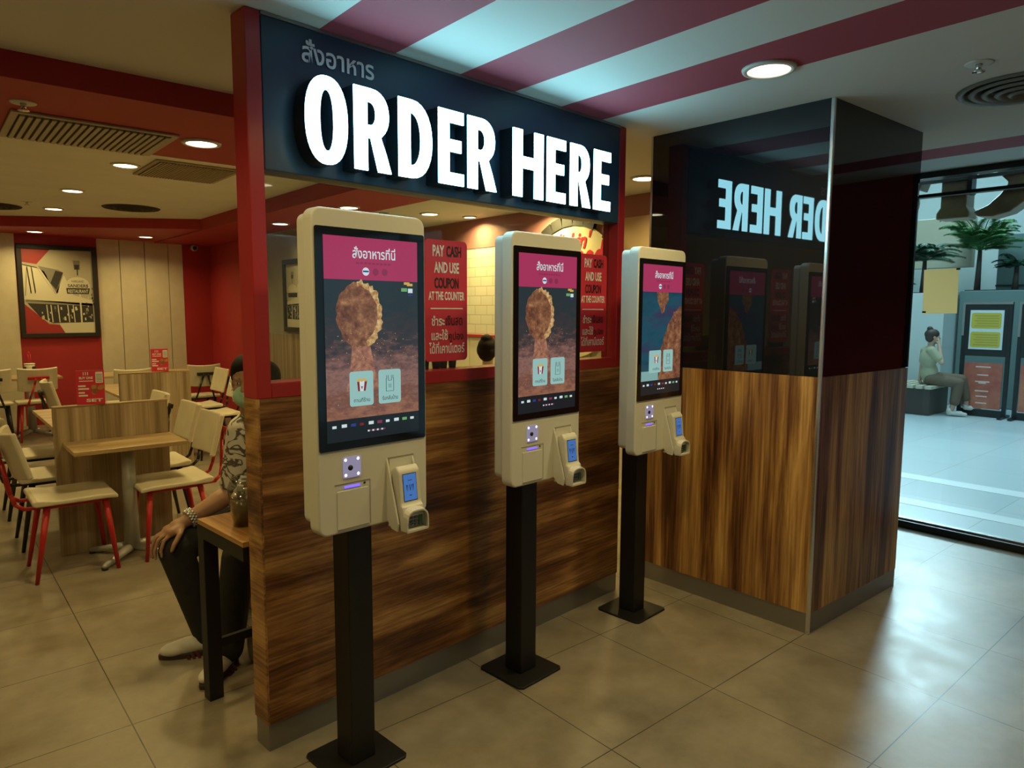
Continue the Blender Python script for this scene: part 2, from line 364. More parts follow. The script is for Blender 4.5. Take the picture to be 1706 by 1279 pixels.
def glyph(ch, wd, s):
    """outline loops of a condensed bold capital, width wd, stem s, height H"""
    t = s * .86
    if ch == 'O': return [ellipse(wd / 2, H / 2, wd / 2, H / 2 + .003), ellipse(wd / 2, H / 2, wd / 2 - s, H / 2 - t * .9)]
    if ch == 'E':
        m = H * .53
        return [[(0, 0), (wd, 0), (wd, t), (s, t), (s, m - t / 2), (wd * .9, m - t / 2), (wd * .9, m + t / 2), (s, m + t / 2), (s, H - t), (wd, H - t), (wd, H), (0, H)]]
    if ch == 'H':
        m = H * .52
        return [[(0, 0), (s, 0), (s, m - t / 2), (wd - s, m - t / 2), (wd - s, 0), (wd, 0), (wd, H), (wd - s, H), (wd - s, m + t / 2), (s, m + t / 2), (s, H), (0, H)]]
    if ch == 'D':
        o = [(0, 0)] + arc(wd * .38, H / 2, wd * .62, H / 2, -90, 90) + [(0, H)]
        i = [(s, t)] + arc(wd * .36, H / 2, wd * .64 - s, H / 2 - t, -90, 90) + [(s, H - t)]
        return [o, i]
    if ch == 'R':
        zc = H * .70; rz = H - zc
        o = [(0, 0), (s, 0), (s, H * .40), (s * 1.25, H * .40), (wd - s * 1.02, 0), (wd * 1.01, 0), (wd * .86, H * .24), (wd * .72, H * .425)] + arc(wd * .46, zc, wd * .49, rz, -42, 90, 12) + [(0, H)]
        i = [(s, H * .40 + t * .95)] + arc(wd * .42, (H - t + H * .40 + t * .95) / 2, wd * .52 - s, (H - t - H * .40 - t * .95) / 2, -90, 90, 10) + [(s, H - t)]
        return [o, i]
def shape_mesh(loops, d):
    c = bpy.data.curves.new('s', 'CURVE'); c.dimensions = '2D'; c.fill_mode = 'BOTH'; c.extrude = d / 2
    for lp in loops:
        sp = c.splines.new('POLY'); sp.points.add(len(lp) - 1); sp.use_cyclic_u = True
        for p, q in zip(sp.points, lp): p.co = (q[0], q[1], 0, 1)
    o = bpy.data.objects.new('s', c); COL.objects.link(o)
    me = bpy.data.meshes.new_from_object(o.evaluated_get(bpy.context.evaluated_depsgraph_get()))
    bpy.data.objects.remove(o); bpy.data.curves.remove(c); return me
XZ = Matrix(((1, 0, 0, 0), (0, 0, 1, 0), (0, 1, 0, 0), (0, 0, 0, 1)))
for ch, x0, x1 in (('O', .158, .318), ('R', .344, .497), ('D', .532, .688), ('E', .720, .848), ('R', .870, 1.028), ('H', 1.128, 1.320), ('E', 1.346, 1.474), ('R', 1.507, 1.657), ('E', 1.684, 1.816)):
    lp = glyph(ch, x1 - x0, .054 if ch != 'H' else .058)
    me = shape_mesh(lp, .074); m2 = shape_mesh(lp, .005)
    lt = MB().mesh(me, sign_side, Matrix.Translation((x0, -.039, .038)) @ XZ).build('letter', sign); lt['label'] = 'black sided channel letter ' + ch
    MB().mesh(m2, letter_face, Matrix.Translation((x0, -.0795, .038)) @ XZ).build('letter_face', lt)['label'] = 'glowing white face of letter ' + ch

# red payment notices in the opening
def notice(label, x0):
    t = thing('payment_notice', label, 'sign', PA, PR, group='payment notices in the opening')
    MB().rrect(x0, x0 + .23, 1.335, 1.838, .02, .051, .0600, poster_red).build('board', t)
    tx = MB(); xc = x0 + .115; y = .0495
    put_text(tx, 'PAY', text_white, xc - .044, 1.770, .062, .046, y, .03); put_text(tx, 'CASH', text_black, xc + .040, 1.770, .082, .046, y, .03)
    put_text(tx, 'AND USE', text_white, xc, 1.702, .136, .046, y, .03)
    put_text(tx, 'COUPON', text_black, xc, 1.638, .132, .046, y, .03)
    put_text(tx, 'AT THE COUNTER', text_white, xc, 1.590, .196, .036, y, .03)
    tx.box(xc - .088, xc + .088, y - .001, y, 1.553, 1.558, text_white)
    put_text(tx, 'ชำระ', text_white, xc - .048, 1.484, .070, .042, y, .02); put_text(tx, 'เงินสด', text_black, xc + .040, 1.484, .092, .042, y, .02)
    put_text(tx, 'และใช้', text_white, xc - .040, 1.424, .088, .045, y, .02); put_text(tx, 'คูปอง', text_black, xc + .050, 1.412, .082, .045, y, .02)
    put_text(tx, 'ได้ที่เคาน์เตอร์', text_white, xc, 1.368, .194, .048, y, .02)
    tx.build('lettering', t)
notice('red payment notice just right of the nearest kiosk', .752)
notice('red payment notice beside the right red post', 1.745)

# ------------------------------------------------------------------ column
colm = thing('column', 'square column clad in walnut below and black glass above', 'column', (3.19, 1.53, 0), 0, kind='structure')
CW, CD = .970, .980
LF = Matrix.Rotation(R(1.75), 4, 'Z'); RF = Matrix.Rotation(R(-1.2), 4, 'Z')      # the two faces in view are not quite square to each other
MB().prism([(.012, .012), (CW - .004, -.006), (CW - .004, CD - .01), (-.016, CD - .004)], 0, 2.499, black_metal, 'xy').build('core', colm)
MB().box(.0, .010, .012, CD, .1, 1.245, walnut_v, M=LF).build('wood_panel', colm)
MB().box(.012, CW, 0, .010, .1, 1.245, walnut_v, M=RF).build('wood_panel', colm)
MB().box(-.001, .010, .012, CD, 1.248, 2.4995, black_glass, M=LF).build('glass_panel', colm)
MB().box(.012, CW, -.001, .010, 1.248, 2.4995, black_glass, M=RF).build('glass_panel', colm)
MB().box(.003, .009, .012, CD, 0, .1, steel, M=LF).box(.012, CW, .003, .009, 0, .1, steel, M=RF).build('skirting', colm)
MB().box(-.006, .012, -.006, .012, 0, 2.4995, chrome, .004).build('corner_trim', colm)
MB().box(-.004, .010, CD, CD + .012, 0, 2.4995, chrome, M=LF).build('corner_trim', colm)

# ------------------------------------------------------------------ self order kiosks
def emis(name, col, k=1.0):
    m = mat(name, (.01, .01, .012), .12, emit=col, strength=k); return m
scr_pink = emis('screen_pink', srgb(196, 62, 110), .62)
scr_white = emis('screen_white', (.75, .9, .92), .75)
scr_dim = emis('screen_dim_pink', srgb(165, 62, 98), .55)
scr_mint = emis('screen_mint', srgb(176, 226, 220), .62)
scr_red = emis('screen_red', srgb(150, 40, 50), .6)
scr_dark = emis('screen_dark_line', srgb(70, 82, 84), .5)
scr_band = emis('screen_navy_band', srgb(30, 38, 44), .6)
scr_green = emis('screen_green', srgb(120, 190, 120), .7)
scr_yel = emis('screen_yellow', srgb(232, 190, 90), .7)
scr_blue = emis('screen_blue', srgb(60, 70, 160), .6)
scr_lines = emis('screen_faint_mint_line', srgb(150, 202, 198), .6)
def noise_screen(name, stops, scale, k, stretch=(1, 1, 1), zgrad=None):
    m = mat(name, (.01, .01, .012), .12); b = m.node_tree.nodes['Principled BSDF']
    tc = nd(m, 'ShaderNodeTexCoord'); mp = nd(m, 'ShaderNodeMapping'); mp.inputs['Scale'].default_value = stretch; lk(m, tc.outputs['Object'], mp.inputs[0])
    no = nd(m, 'ShaderNodeTexNoise'); no.inputs['Scale'].default_value = scale; no.inputs['Detail'].default_value = 8; no.inputs['Roughness'].default_value = .65; lk(m, mp.outputs[0], no.inputs['Vector'])
    src = no.outputs['Fac']
    if zgrad:
        sx = nd(m, 'ShaderNodeSeparateXYZ'); lk(m, tc.outputs['Object'], sx.inputs[0])
        mr = nd(m, 'ShaderNodeMapRange'); lk(m, sx.outputs[2], mr.inputs[0]); mr.inputs[1].default_value, mr.inputs[2].default_value = zgrad
        a = nd(m, 'ShaderNodeMath', operation='MULTIPLY_ADD'); lk(m, no.outputs['Fac'], a.inputs[0]); a.inputs[1].default_value = .5
        s2 = nd(m, 'ShaderNodeMath', operation='MULTIPLY'); lk(m, mr.outputs[0], s2.inputs[0]); s2.inputs[1].default_value = .62
        lk(m, s2.outputs[0], a.inputs[2]); src = a.outputs[0]
    rp = ramp(m, stops); lk(m, src, rp.inputs[0]); lk(m, rp.outputs[0], b.inputs['Emission Color']); b.inputs['Emission Strength'].default_value = k
    return m
scr_food = noise_screen('screen_spice_picture', [(.20, srgb(176, 126, 92)), (.33, srgb(158, 108, 86)), (.41, srgb(122, 80, 68)), (.50, srgb(150, 110, 100)), (.58, srgb(112, 82, 78)), (.67, srgb(62, 58, 62)), (.82, srgb(42, 56, 62))], 24, .75, (1, 1, 2.2), (1.16, 1.60))
scr_nugget = noise_screen('screen_nugget', [(.34, srgb(98, 58, 44)), (.5, srgb(136, 88, 64)), (.62, srgb(166, 116, 80)), (.72, srgb(196, 150, 104))], 40, .72)
scr_crust = noise_screen('screen_nugget_crust', [(.36, srgb(160, 112, 62)), (.52, srgb(214, 172, 110)), (.66, srgb(238, 212, 160))], 70, .75)
scr_dust = noise_screen('screen_falling_crumbs', [(.35, srgb(132, 84, 66)), (.5, srgb(166, 112, 90)), (.65, srgb(190, 140, 110))], 60, .75)
scr_teal = noise_screen('screen_teal_picture', [(.3, srgb(26, 58, 82)), (.5, srgb(30, 86, 104)), (.62, srgb(58, 58, 92)), (.72, srgb(112, 62, 100))], 5, .7, (.4, 1, 1.6))
led_white = emis('camera_led', (.85, .8, 1.0), 3.0); cam_panel = emis('camera_panel', srgb(168, 160, 190), .62); led_violet = emis('violet_status_led', srgb(130, 105, 255), 1.3)
term_blue = emis('terminal_screen_blue', srgb(72, 120, 190), .75); term_dark = emis('terminal_icon', srgb(28, 40, 66), .6)
key_grey = mat('keypad_grey', (.10, .11, .10), .5); key_green = mat('keypad_green', (.05, .13, .07), .5)

def blob(cx, cz, rx, rz, n, jag, seed, a0=0, a1=360):
    rd = random.Random(seed); out = []
    for k in range(n):
        a = R(a0 + (a1 - a0) * k / (n - (a1 - a0 < 360)))
        j = 1 + rd.uniform(-jag, jag)
        out.append((cx + rx * j * cos(a), cz + rz * j * sin(a)))
    return out
def flat(mb, pts, y, m): mb.quad([(p[0], y, p[1]) for p in pts], m); return mb

def make_kiosk(label, loc, variant=0):
    k = thing('self_order_kiosk', label, 'kiosk', (*loc, 0), PR, group='self order kiosks in front of the wood wall')
    # local x runs along the wall, local -y points to the customer; the post stands at the origin
    MB().prism([(-.129, -.115), (-.115, -.129), (.115, -.129), (.129, -.115), (.129, .115), (.115, .129), (-.115, .129), (-.129, .115)], 0, .010, black_metal, 'xy', .003).build('base_plate', k)
    MB().box(-.047, .047, -.047, .047, .010, .89, black_metal, .004).build('post', k)
    yf = -.133; dx = .008
    b = MB().rrect(dx - .207, dx + .207, .858, 1.848, .032, yf, yf + .055, kiosk_white, bevel=.006, n=6)
    body = b.build('housing', k)
    MB().rrect(dx - .199, dx + .199, .885, 1.836, .026, yf + .050, yf + .103, kiosk_white, bevel=.005, n=6).build('rear_housing', k)
    MB().box(-.09, .09, yf + .09, -.040, .878, 1.35, black_metal, .004).build('mounting_bracket', k)
    MB().rrect(dx - .200, dx + .200, 1.122, 1.793, .006, yf - .0035, yf + .004, gloss_black).build('screen_bezel', k)
    ys = yf - .0042; e = .0006; x0, x1, z0, z1 = dx - .174, dx + .171, 1.147, 1.768
    s = MB().box(x0, x1, ys, ys + .003, z0, z1, scr_band); screen = s.build('screen', k)
    y1 = ys - e
    # header
    h = MB(); flat(h, [(x0, 1.64), (x1, 1.64), (x1, z1), (x0, z1)], y1, scr_pink)
    put_text(h, 'สั่งอาหารที่นี่', scr_white, dx + .004, 1.705, .158, .036, y1 - e, .012)
    for i in range(9): h.box(dx - .062 + i * .0145, dx - .052 + i * .0145, y1 - e, y1, 1.688, 1.694, scr_dim)
    flat(h, ellipse(dx - .028, 1.666, .0125, .0125, 20, 2), y1 - e, scr_white); h.box(dx - .0385, dx - .0175, y1 - 2 * e, y1 - e, 1.664, 1.669, scr_blue)
    flat(h, ellipse(dx + .008, 1.666, .011, .011, 18, 2), y1 - e, scr_dim); flat(h, ellipse(dx + .042, 1.666, .011, .011, 18, 2), y1 - e, scr_dim)
    h.build('header_banner', screen)
    # picture
    pc = MB(); zt = 1.215
    if variant == 0:
        flat(pc, [(x0, zt), (x1, zt), (x1, 1.64), (x0, 1.64)], y1, scr_food)
        nx, nz = dx - .055, 1.535
        flat(pc, [(nx + .6 * (p[0]), nz + p[1]) for p in blob(0, 0, .135, .098, 42, .05, 3)], y1 - e, scr_nugget)
        rim = [(nx + .6 * p[0], nz + p[1]) for p in blob(0, 0, .142, .104, 30, .07, 5, -70, 95)]
        inn = [(nx + .6 * p[0], nz + p[1]) for p in blob(0, 0, .112, .086, 14, .05, 8, 95, -70)]
        flat(pc, rim + inn, y1 - 2 * e, scr_crust)
        flat(pc, [(nx - .025, nz - .08), (nx + .035, nz - .08), (nx + .055, nz - .17), (nx + .07, nz - .235), (nx - .05, nz - .235), (nx - .035, nz - .17)], y1 - .5 * e, scr_dust)
        rd = random.Random(11)
        for i in range(70):
            px = dx + rd.gauss(.01, .09); pz = 1.45 - abs(rd.gauss(0, .05)) + rd.uniform(-.02, .05)
            if x0 + .005 < px < x1 - .005 and 1.24 < pz < 1.62: flat(pc, blob(px, pz, .0014, .0014, 6, .3, i), y1 - 2 * e, scr_crust)
        for (a, c) in ((.128, 1.632), (.140, 1.628)): pc.box(dx + a - .012, dx + a + .010, y1 - 2 * e, y1 - e, c - .002, c + .006, scr_yel)
        pc.box(dx + .105, dx + .128, y1 - 2 * e, y1 - e, 1.608, 1.619, scr_green); pc.box(dx + .132, dx + .150, y1 - 2 * e, y1 - e, 1.604, 1.618, scr_white); pc.box(dx + .132, dx + .148, y1 - 2 * e, y1 - e, 1.594, 1.599, scr_blue)
    else:
        flat(pc, [(x0, zt), (x1, zt), (x1, 1.64), (x0, 1.64)], y1, scr_teal)
        flat(pc, [(dx - .055, 1.64), (dx + .045, 1.64), (dx + .048, 1.60), (dx + .02, 1.575), (dx + .012, 1.545), (dx - .01, 1.535), (dx - .03, 1.57), (dx - .05, 1.6)], y1 - e, scr_nugget)
        big = [(x1, zt), (x1, 1.57), (dx + .15, 1.572), (dx + .125, 1.55), (dx + .10, 1.545), (dx + .078, 1.51), (dx + .05, 1.49), (dx + .036, 1.452), (dx + .015, 1.43), (dx + .004, 1.39), (dx - .016, 1.36), (dx - .018, 1.30), (dx - .028, zt)]
        flat(pc, big, y1 - e, scr_nugget)
        flat(pc, [(x0, zt), (dx - .03, zt), (dx - .03, 1.26), (x0, 1.262)], y1 - e, scr_lines)
    pc.build('food_picture', screen)
    # buttons
    for n_, bx in enumerate((-.051, .055)):
        bt = MB(); cx = dx + bx; yb = y1 - 3 * e
        w2 = .043 if not (variant and n_ == 0) else .060
        bt.rrect(cx - (w2 if n_ == 0 else .043), cx + .043, 1.2520, 1.3600, .008, yb, yb + e, scr_mint)
        yi = yb - e
        if n_ == 0:
            flat(bt, [(cx - .013, 1.2983), (cx + .013, 1.2983), (cx + .019, 1.3291), (cx - .019, 1.3291)], yi, scr_white)
            for q in (-1, 0, 1):
                c0 = cx + q * .011
                if q: flat(bt, [(c0 - .004 - q * .001, 1.2983), (c0 + .003 - q * .001, 1.2983), (c0 + .005 + q * .003, 1.3291), (c0 - .004 + q * .003, 1.3291)], yi - e, scr_red)
            flat(bt, [(cx - .004, 1.3137), (cx, 1.3029), (cx + .004, 1.3137), (cx + .001, 1.3137), (cx, 1.3099), (cx - .001, 1.3137)], yi - e, scr_red)
            for q in range(5): flat(bt, blob(cx - .014 + q * .007, 1.3315 + .003 * (q % 2), .005, .0045, 8, .2, q), yi - e, scr_yel)
            put_text(bt, 'ทานที่ร้าน', scr_dark, cx, 1.2643, .058, .014, yi, .008)
        else:
            for sgn in (-1, 1):
                bt.box(cx + sgn * .0145 - .0008, cx + sgn * .0145 + .0008, yi, yi + e, 1.2906, 1.3315, scr_dark)
                bt.box(cx + sgn * .006 - .0008, cx + sgn * .006 + .0008, yi, yi + e, 1.3245, 1.3415, scr_dark)
                bt.box(cx + sgn * .0125 - .0008, cx + sgn * .0125 + .0008, yi, yi + e, 1.3307, 1.3415, scr_dark)
            bt.box(cx - .0145, cx + .0145, yi, yi + e, 1.2898, 1.2910, scr_dark); bt.box(cx - .006, cx + .006, yi, yi + e, 1.3241, 1.3253, scr_dark)
            bt.box(cx - .006, cx + .006, yi, yi + e, 1.3014, 1.3137, scr_lines)
            put_text(bt, 'รับกลับบ้าน', scr_dark, cx, 1.2628, .060, .015, yi, .008)
        bt.build('order_button', screen)
    st = MB(); cols = [scr_white, scr_white, scr_blue, scr_red, scr_white, scr_dim, scr_white, scr_white, scr_green, scr_white]
    for i, c in enumerate(cols): st.box(x0 + .018 + i * .0325, x0 + .018 + i * .0325 + (.018 if i % 3 else .014), y1, y1 + e, 1.190, 1.190 + (.008, .010, .009)[i % 3], c)
    for i in range(8): st.box(dx - .03 + i * .0085, dx - .0235 + i * .0085, y1, y1 + e, 1.168, 1.173, scr_dim if i % 2 else scr_white)
    st.build('payment_strip', screen)
    # scanner camera, printer flap
    cm = MB().rrect(dx - .120, dx - .057, 1.031, 1.096, .006, yf - .003, yf + .004, cam_panel)
    cmo = cm.build('scanner_camera', k)
    MB().cone((dx - .096, yf - .0035, 1.062), (dx - .096, yf - .006, 1.062), .0085, .0085, text_black).build('lens', cmo)
    for px in (-.112, -.067):
        for pz in (1.040, 1.088): MB().ball((dx + px, yf - .003, pz), (.0048, .002, .0048), led_white, 10).build('led', cmo)
    pd = MB().rrect(dx - .143, dx - .030, .866, .992, .004, yf - .0025, yf + .004, kiosk_white, bevel=.001)
    pd.box(dx - .150, dx - .022, yf - .0012, yf, 1.013, 1.0155, kiosk_line).box(dx - .0235, dx - .022, yf - .0012, yf, .87, 1.015, kiosk_line).box(dx - .143, dx - .030, yf - .004, yf - .0025, .8705, .8735, kiosk_line)
    pdo = pd.build('printer_flap', k)
    MB().box(dx - .117, dx - .060, yf - .002, yf, .999, 1.006, led_violet).build('status_light', k)
    MB().cone((dx - .043, yf, 1.006), (dx - .043, yf - .002, 1.006), .0035, .0035, text_black, 10).build('sensor_dot', k)
    # card terminal in its cradle
    cr = MB()
    cr.box(dx + .046, dx + .150, yf - .0015, yf + .002, .868, 1.072, kiosk_line).box(dx + .052, dx + .146, yf - .0022, yf, .872, 1.066, kiosk_white)
    for xx in (.040, .142): cr.prism([(yf, .868), (yf, 1.07), (yf - .012, 1.035), (yf - .060, .865), (yf - .055, .838), (yf - .025, .842)], dx + xx, dx + xx + .007, kiosk_white, 'yz', .001)
    cr.box(dx + .0465, dx + .142, yf - .035, yf, .845, .852, kiosk_white)
    cro = cr.build('terminal_cradle', k)
    tp = [(yf - .012, .86), (yf - .012, 1.035), (yf - .034, 1.047), (yf - .049, 1.030), (yf - .060, .925), (yf - .069, .916), (yf - .075, .895), (yf - .071, .846), (yf - .03, .838)]
    t = MB().prism(tp, dx + .052, dx + .138, kiosk_white, 'yz', .006).build('card_terminal', k)
    n = Vector((0, -(1.030 - .925), -.028)).normalized()
    def onface(a, q, off): # a across 0..1, q down 0..1 on the tilted face
        p = Vector((dx + .052 + .086 * a, yf - .049 - .011 * q, 1.030 - .105 * q)); return p + Vector((0, -.995, -.104)) * off
    ts = MB().quad([onface(*c) for c in ((.17, .08, .0012), (.80, .08, .0012), (.80, .93, .0012), (.17, .93, .0012))], text_black)
    ts.quad([onface(*c) for c in ((.19, .10, .0016), (.78, .10, .0016), (.78, .91, .0016), (.19, .91, .0016))], term_blue)
    for a0, a1, q0, q1 in ((.30, .35, .42, .62), (.36, .385, .44, .63), (.60, .65, .42, .62), (.565, .59, .44, .63), (.42, .55, .74, .77), (.38, .60, .28, .30)):
        ts.quad([onface(a0, q0, .002), onface(a1, q0, .002), onface(a1 - .02, q1, .002), onface(a0 + .02, q1, .002)], term_dark)
    ts.quad([onface(.43, .42, .002), onface(.46, .42, .002), onface(.49, .60, .002), onface(.475, .62, .002)], term_dark); ts.quad([onface(.52, .42, .002), onface(.55, .42, .002), onface(.49, .62, .002), onface(.475, .60, .002)], term_dark)
    ts.build('terminal_screen', t)
    hd = MB()
    pts = arc(dx + .095, .872, .044, .046, 0, 180, 10, 3)
    for (xa, za), (xb, zb) in zip(pts, pts[1:]):
        hd.quad([(xa, yf - .060, za), (xb, yf - .060, zb), (xb, yf - .096, zb - .008), (xa, yf - .096, za - .008)], kiosk_white)
        ia, ib = [(dx + .095 + (q - dx - .095) * .9, .872 + (v - .872) * .9) for q, v in ((xa, za), (xb, zb))]
        hd.quad([(ia[0], yf - .060, ia[1]), (ia[0], yf - .096, ia[1] - .008), (ib[0], yf - .096, ib[1] - .008), (ib[0], yf - .060, ib[1])], kiosk_white)
        hd.quad([(xa, yf - .096, za - .008), (xb, yf - .096, zb - .008), (ib[0], yf - .096, ib[1] - .008), (ia[0], yf - .096, ia[1] - .008)], kiosk_white)
    for xx in (dx + .051, dx + .135): hd.box(xx, xx + .004, yf - .096, yf - .060, .842, .872, kiosk_white)
    hd.box(dx + .053, dx + .137, yf - .094, yf - .060, .838, .845, kiosk_white)
    hd.build('keypad_hood', t)
    kp = MB()
    for i in range(3):
        for j in range(3): kp.box(dx + .066 + i * .015, dx + .077 + i * .015, yf - .0785, yf - .070, .852 + j * .012, .860 + j * .012, key_grey)
    kp.box(dx + .112, dx + .126, yf - .0785, yf - .070, .852, .884, key_green)
    kp.build('keypad', t)
    return k
make_kiosk('nearest white self order kiosk, under the ORD of the sign', (1.08, 2.09))
make_kiosk('middle white self order kiosk, under the letters ER H', (1.915, 2.177))
make_kiosk('farthest kiosk beside the walnut column with teal screen', (2.757, 2.262), 1)

# ------------------------------------------------------------------ ceiling lamps and fittings
def downlight(label, x, y, z, r=.082, power=26, group='round ceiling lamps', spread=150):
    t = thing('ceiling_downlight', label, 'ceiling lamp', (x, y, z), 0, group)
    MB().lathe([(r, -.012), (r + .018, -.010), (r + .022, 0), (r - .002, 0), (r, -.012)], (0, 0, 0), lamp_ring).build('trim_ring', t)
    MB().lathe([(0, -.009), (r * .96, -.008), (r * .99, -.001), (0, -.001)], (0, 0, 0), lamp_glow).build('diffuser', t)
    l = area_light('lamp_light', (x, y, z - .016), r * 1.9, power * LAMP, WARM, spread=spread); l.parent = t; l.location = (0, 0, -.016)
    return t
ZD = 2.62
downlight('round lamp on the red stripe above the walnut column', 2.63, 1.53, 2.5, power=22)
downlight('round lamp on the white ceiling between right post and column', 4.07, 3.31, 2.5, power=26)
downlight('nearest round lamp on the red beam left of the red post', 1.19, 3.86, 2.4, .075, 24)
downlight('cream ceiling lamp nearest to the long cream grille', 1.29, 5.98, ZD, .08)
downlight('second cream ceiling lamp counting back from the red beam', 1.19, 7.58, ZD, .08)
downlight('farthest cream ceiling lamp in the row over the tables', 1.24, 9.08, ZD, .08)
downlight('lamp in the red soffit directly above the framed picture', 1.23, 10.59, 2.5, .08, 20)
downlight('lamp in the red soffit above the cream wall panels', 2.43, 10.34, 2.5, .08, 20)
downlight('lamp in the red soffit above the nearest kiosk', 3.12, 5.97, 2.485, .08, 22)
downlight('lamp in the red soffit between left red post and nearest kiosk', 3.14, 7.6, 2.485, .08, 14)
downlight('lamp on the white alcove ceiling above the first payment notice', 3.98, 5.93, 2.5, .08, 26)
downlight('small lamp close to the tiled wall it lights', 4.42, 5.85, 2.5, .06, 30)
downlight('small lamp close to the tiled wall over the round emblem', 4.36, 4.75, 2.5, .06, 62)
# more lamps of the same lobby ceiling, behind and beside the viewer
for i, (x, y, p) in enumerate(((1.54, 1.30, 15), (.30, 1.6, 15), (2.6, -.4, 13), (.8, -.6, 15), (-.35, 2.6, 15), (-1.6, 3.8, 12), (-1.4, 6.2, 20), (-1.2, 9.0, 20))):
    downlight('round lobby lamp outside the view', x, y, 2.4 if y == 3.8 else (ZD if y > 4 else 2.5), power=p)

def grille(name, label, loc, w_, d_, nslat, m_slat, along_x=True):
    t = thing(name, label, 'air grille', loc)
    MB().box(-w_ / 2, w_ / 2, -d_ / 2, d_ / 2, -.012, -.001, m_slat, .003).build('frame', t)
    MB().box(-w_ / 2 + .03, w_ / 2 - .03, -d_ / 2 + .03, d_ / 2 - .03, -.0135, -.012, grille_dark).build('opening', t)
    s = MB()
    for i in range(nslat):
        x = -w_ / 2 + .03 + (w_ - .06) * (i + .5) / nslat
        s.box(x - (w_ - .06) / nslat * .30, x + (w_ - .06) / nslat * .30, -d_ / 2 + .03, d_ / 2 - .03, -.020, -.012, m_slat)
    s.build('slats', t)
grille('air_grille', 'long cream slatted air grille under the red beam', (.72, 4.05, 2.40), .68, .58, 21, grille_paint)
grille_tan = mat('grille_tan_paint', (.34, .28, .20), .6)
grille('air_grille', 'tan air grille on the cream ceiling behind the left red post', (1.72, 5.95, ZD), .62, .72, 26, grille_tan)
def diffuser(label, x, y, z, r, m):
    t = thing('round_air_diffuser', label, 'air vent', (x, y, z))
    b = MB()
    for i in range(5):
        q = r * (1 - i * .19)
        b.lathe([(q, -.002 - i * .006), (q - .012, -.012 - i * .006), (q - r * .13, -.004), (q - r * .13, -.001), (q, -.001)], (0, 0, 0), m)
    b.build('rings', t)
    MB().lathe([(0, -.004), (r * .98, -.003), (r * .98, -.001), (0, -.001)], (0, 0, 0), grille_dark).build('backing', t)
diff_grey = mat('diffuser_grey', (.17, .16, .13), .5)
diffuser('round grey air diffuser at the right edge of the lobby ceiling', 3.66, .94, 2.5, .25, diff_grey)
diffuser('dark round air diffuser on the cream ceiling beside the third lamp', 1.86, 8.45, ZD, .28, grille_dark)
diffuser('dark round air diffuser on the cream ceiling at the left edge', .68, 9.25, ZD, .30, grille_dark)
def sprinkler(label, x, y, z):
    t = thing('sprinkler', label, 'sprinkler', (x, y, z))
    MB().lathe([(0, -.004), (.045, -.004), (.05, 0), (0, 0)], (0, 0, 0), lamp_ring).build('rose', t)
    MB().cone((0, 0, -.004), (0, 0, -.03), .012, .009, chrome).lathe([(0, -.036), (.022, -.034), (.022, -.030), (0, -.030)], (0, 0, 0), chrome, 16).build('nozzle', t)
sprinkler('sprinkler head on the lobby ceiling above the glass front', 3.18, .97, 2.5)
sprinkler('sprinkler head on the red beam beside the long cream grille', .41, 3.62, 2.40)
sprinkler('sprinkler head on the cream ceiling at the far left', .96, 8.7, ZD)
cam_white = mat('camera_white', (.5, .48, .45), .4)
t = thing('security_camera', 'white security camera hanging above the first payment notice', 'camera', (3.62, 6.2, 2.5))
MB().cone((0, 0, 0), (0, 0, -.05), .055, .045, cam_white).build('mount', t); MB().ball((0, 0, -.07), .042, cam_white).ball((-.02, -.028, -.08), .02, text_black).build('dome', t)
t = thing('security_camera', 'white security camera high on the red back wall', 'camera', (3.22, 11.0, 2.42))
MB().cone((0, .1, .03), (0, .0, .03), .03, .03, cam_white).build('mount', t); MB().ball((0, -.03, .02), (.05, .07, .05), cam_white).ball((-.01, -.09, .01), .028, text_black).build('dome', t)

# round emblem on the tiled wall
t = thing('round_wall_emblem', 'round cream wall emblem with red script and dark lettered rim', 'wall sign', (4.6, 4.53, 1.72), -pi / 2)
emb = mat('emblem_cream', (.72, .62, .38), .5)
MB().cone((0, -.002, 0), (0, -.03, 0), .60, .60, emb, 64, smooth=False).build('disc', t)
rim = MB()
for k in range(14):
    a = R(170 - k * 12.5)
    if k in (3, 9): continue
    M = Matrix.Translation((.635 * cos(a), 0, .635 * sin(a))) @ Matrix.Rotation(pi / 2 - a, 4, 'Y')
    rim.box(-.064, .064, -.04, -.004, -.05, .05, text_black, M=M)
rim.build('rim_blocks', t)
sc_ = MB(); put_text(sc_, "finger lickin'", poster_red, -.20, .33, .90, .20, -.033, .03, .35); put_text(sc_, 'good', poster_red, .165, .10, .47, .34, -.034, .03, .35)
sc_.build('red_script', t)

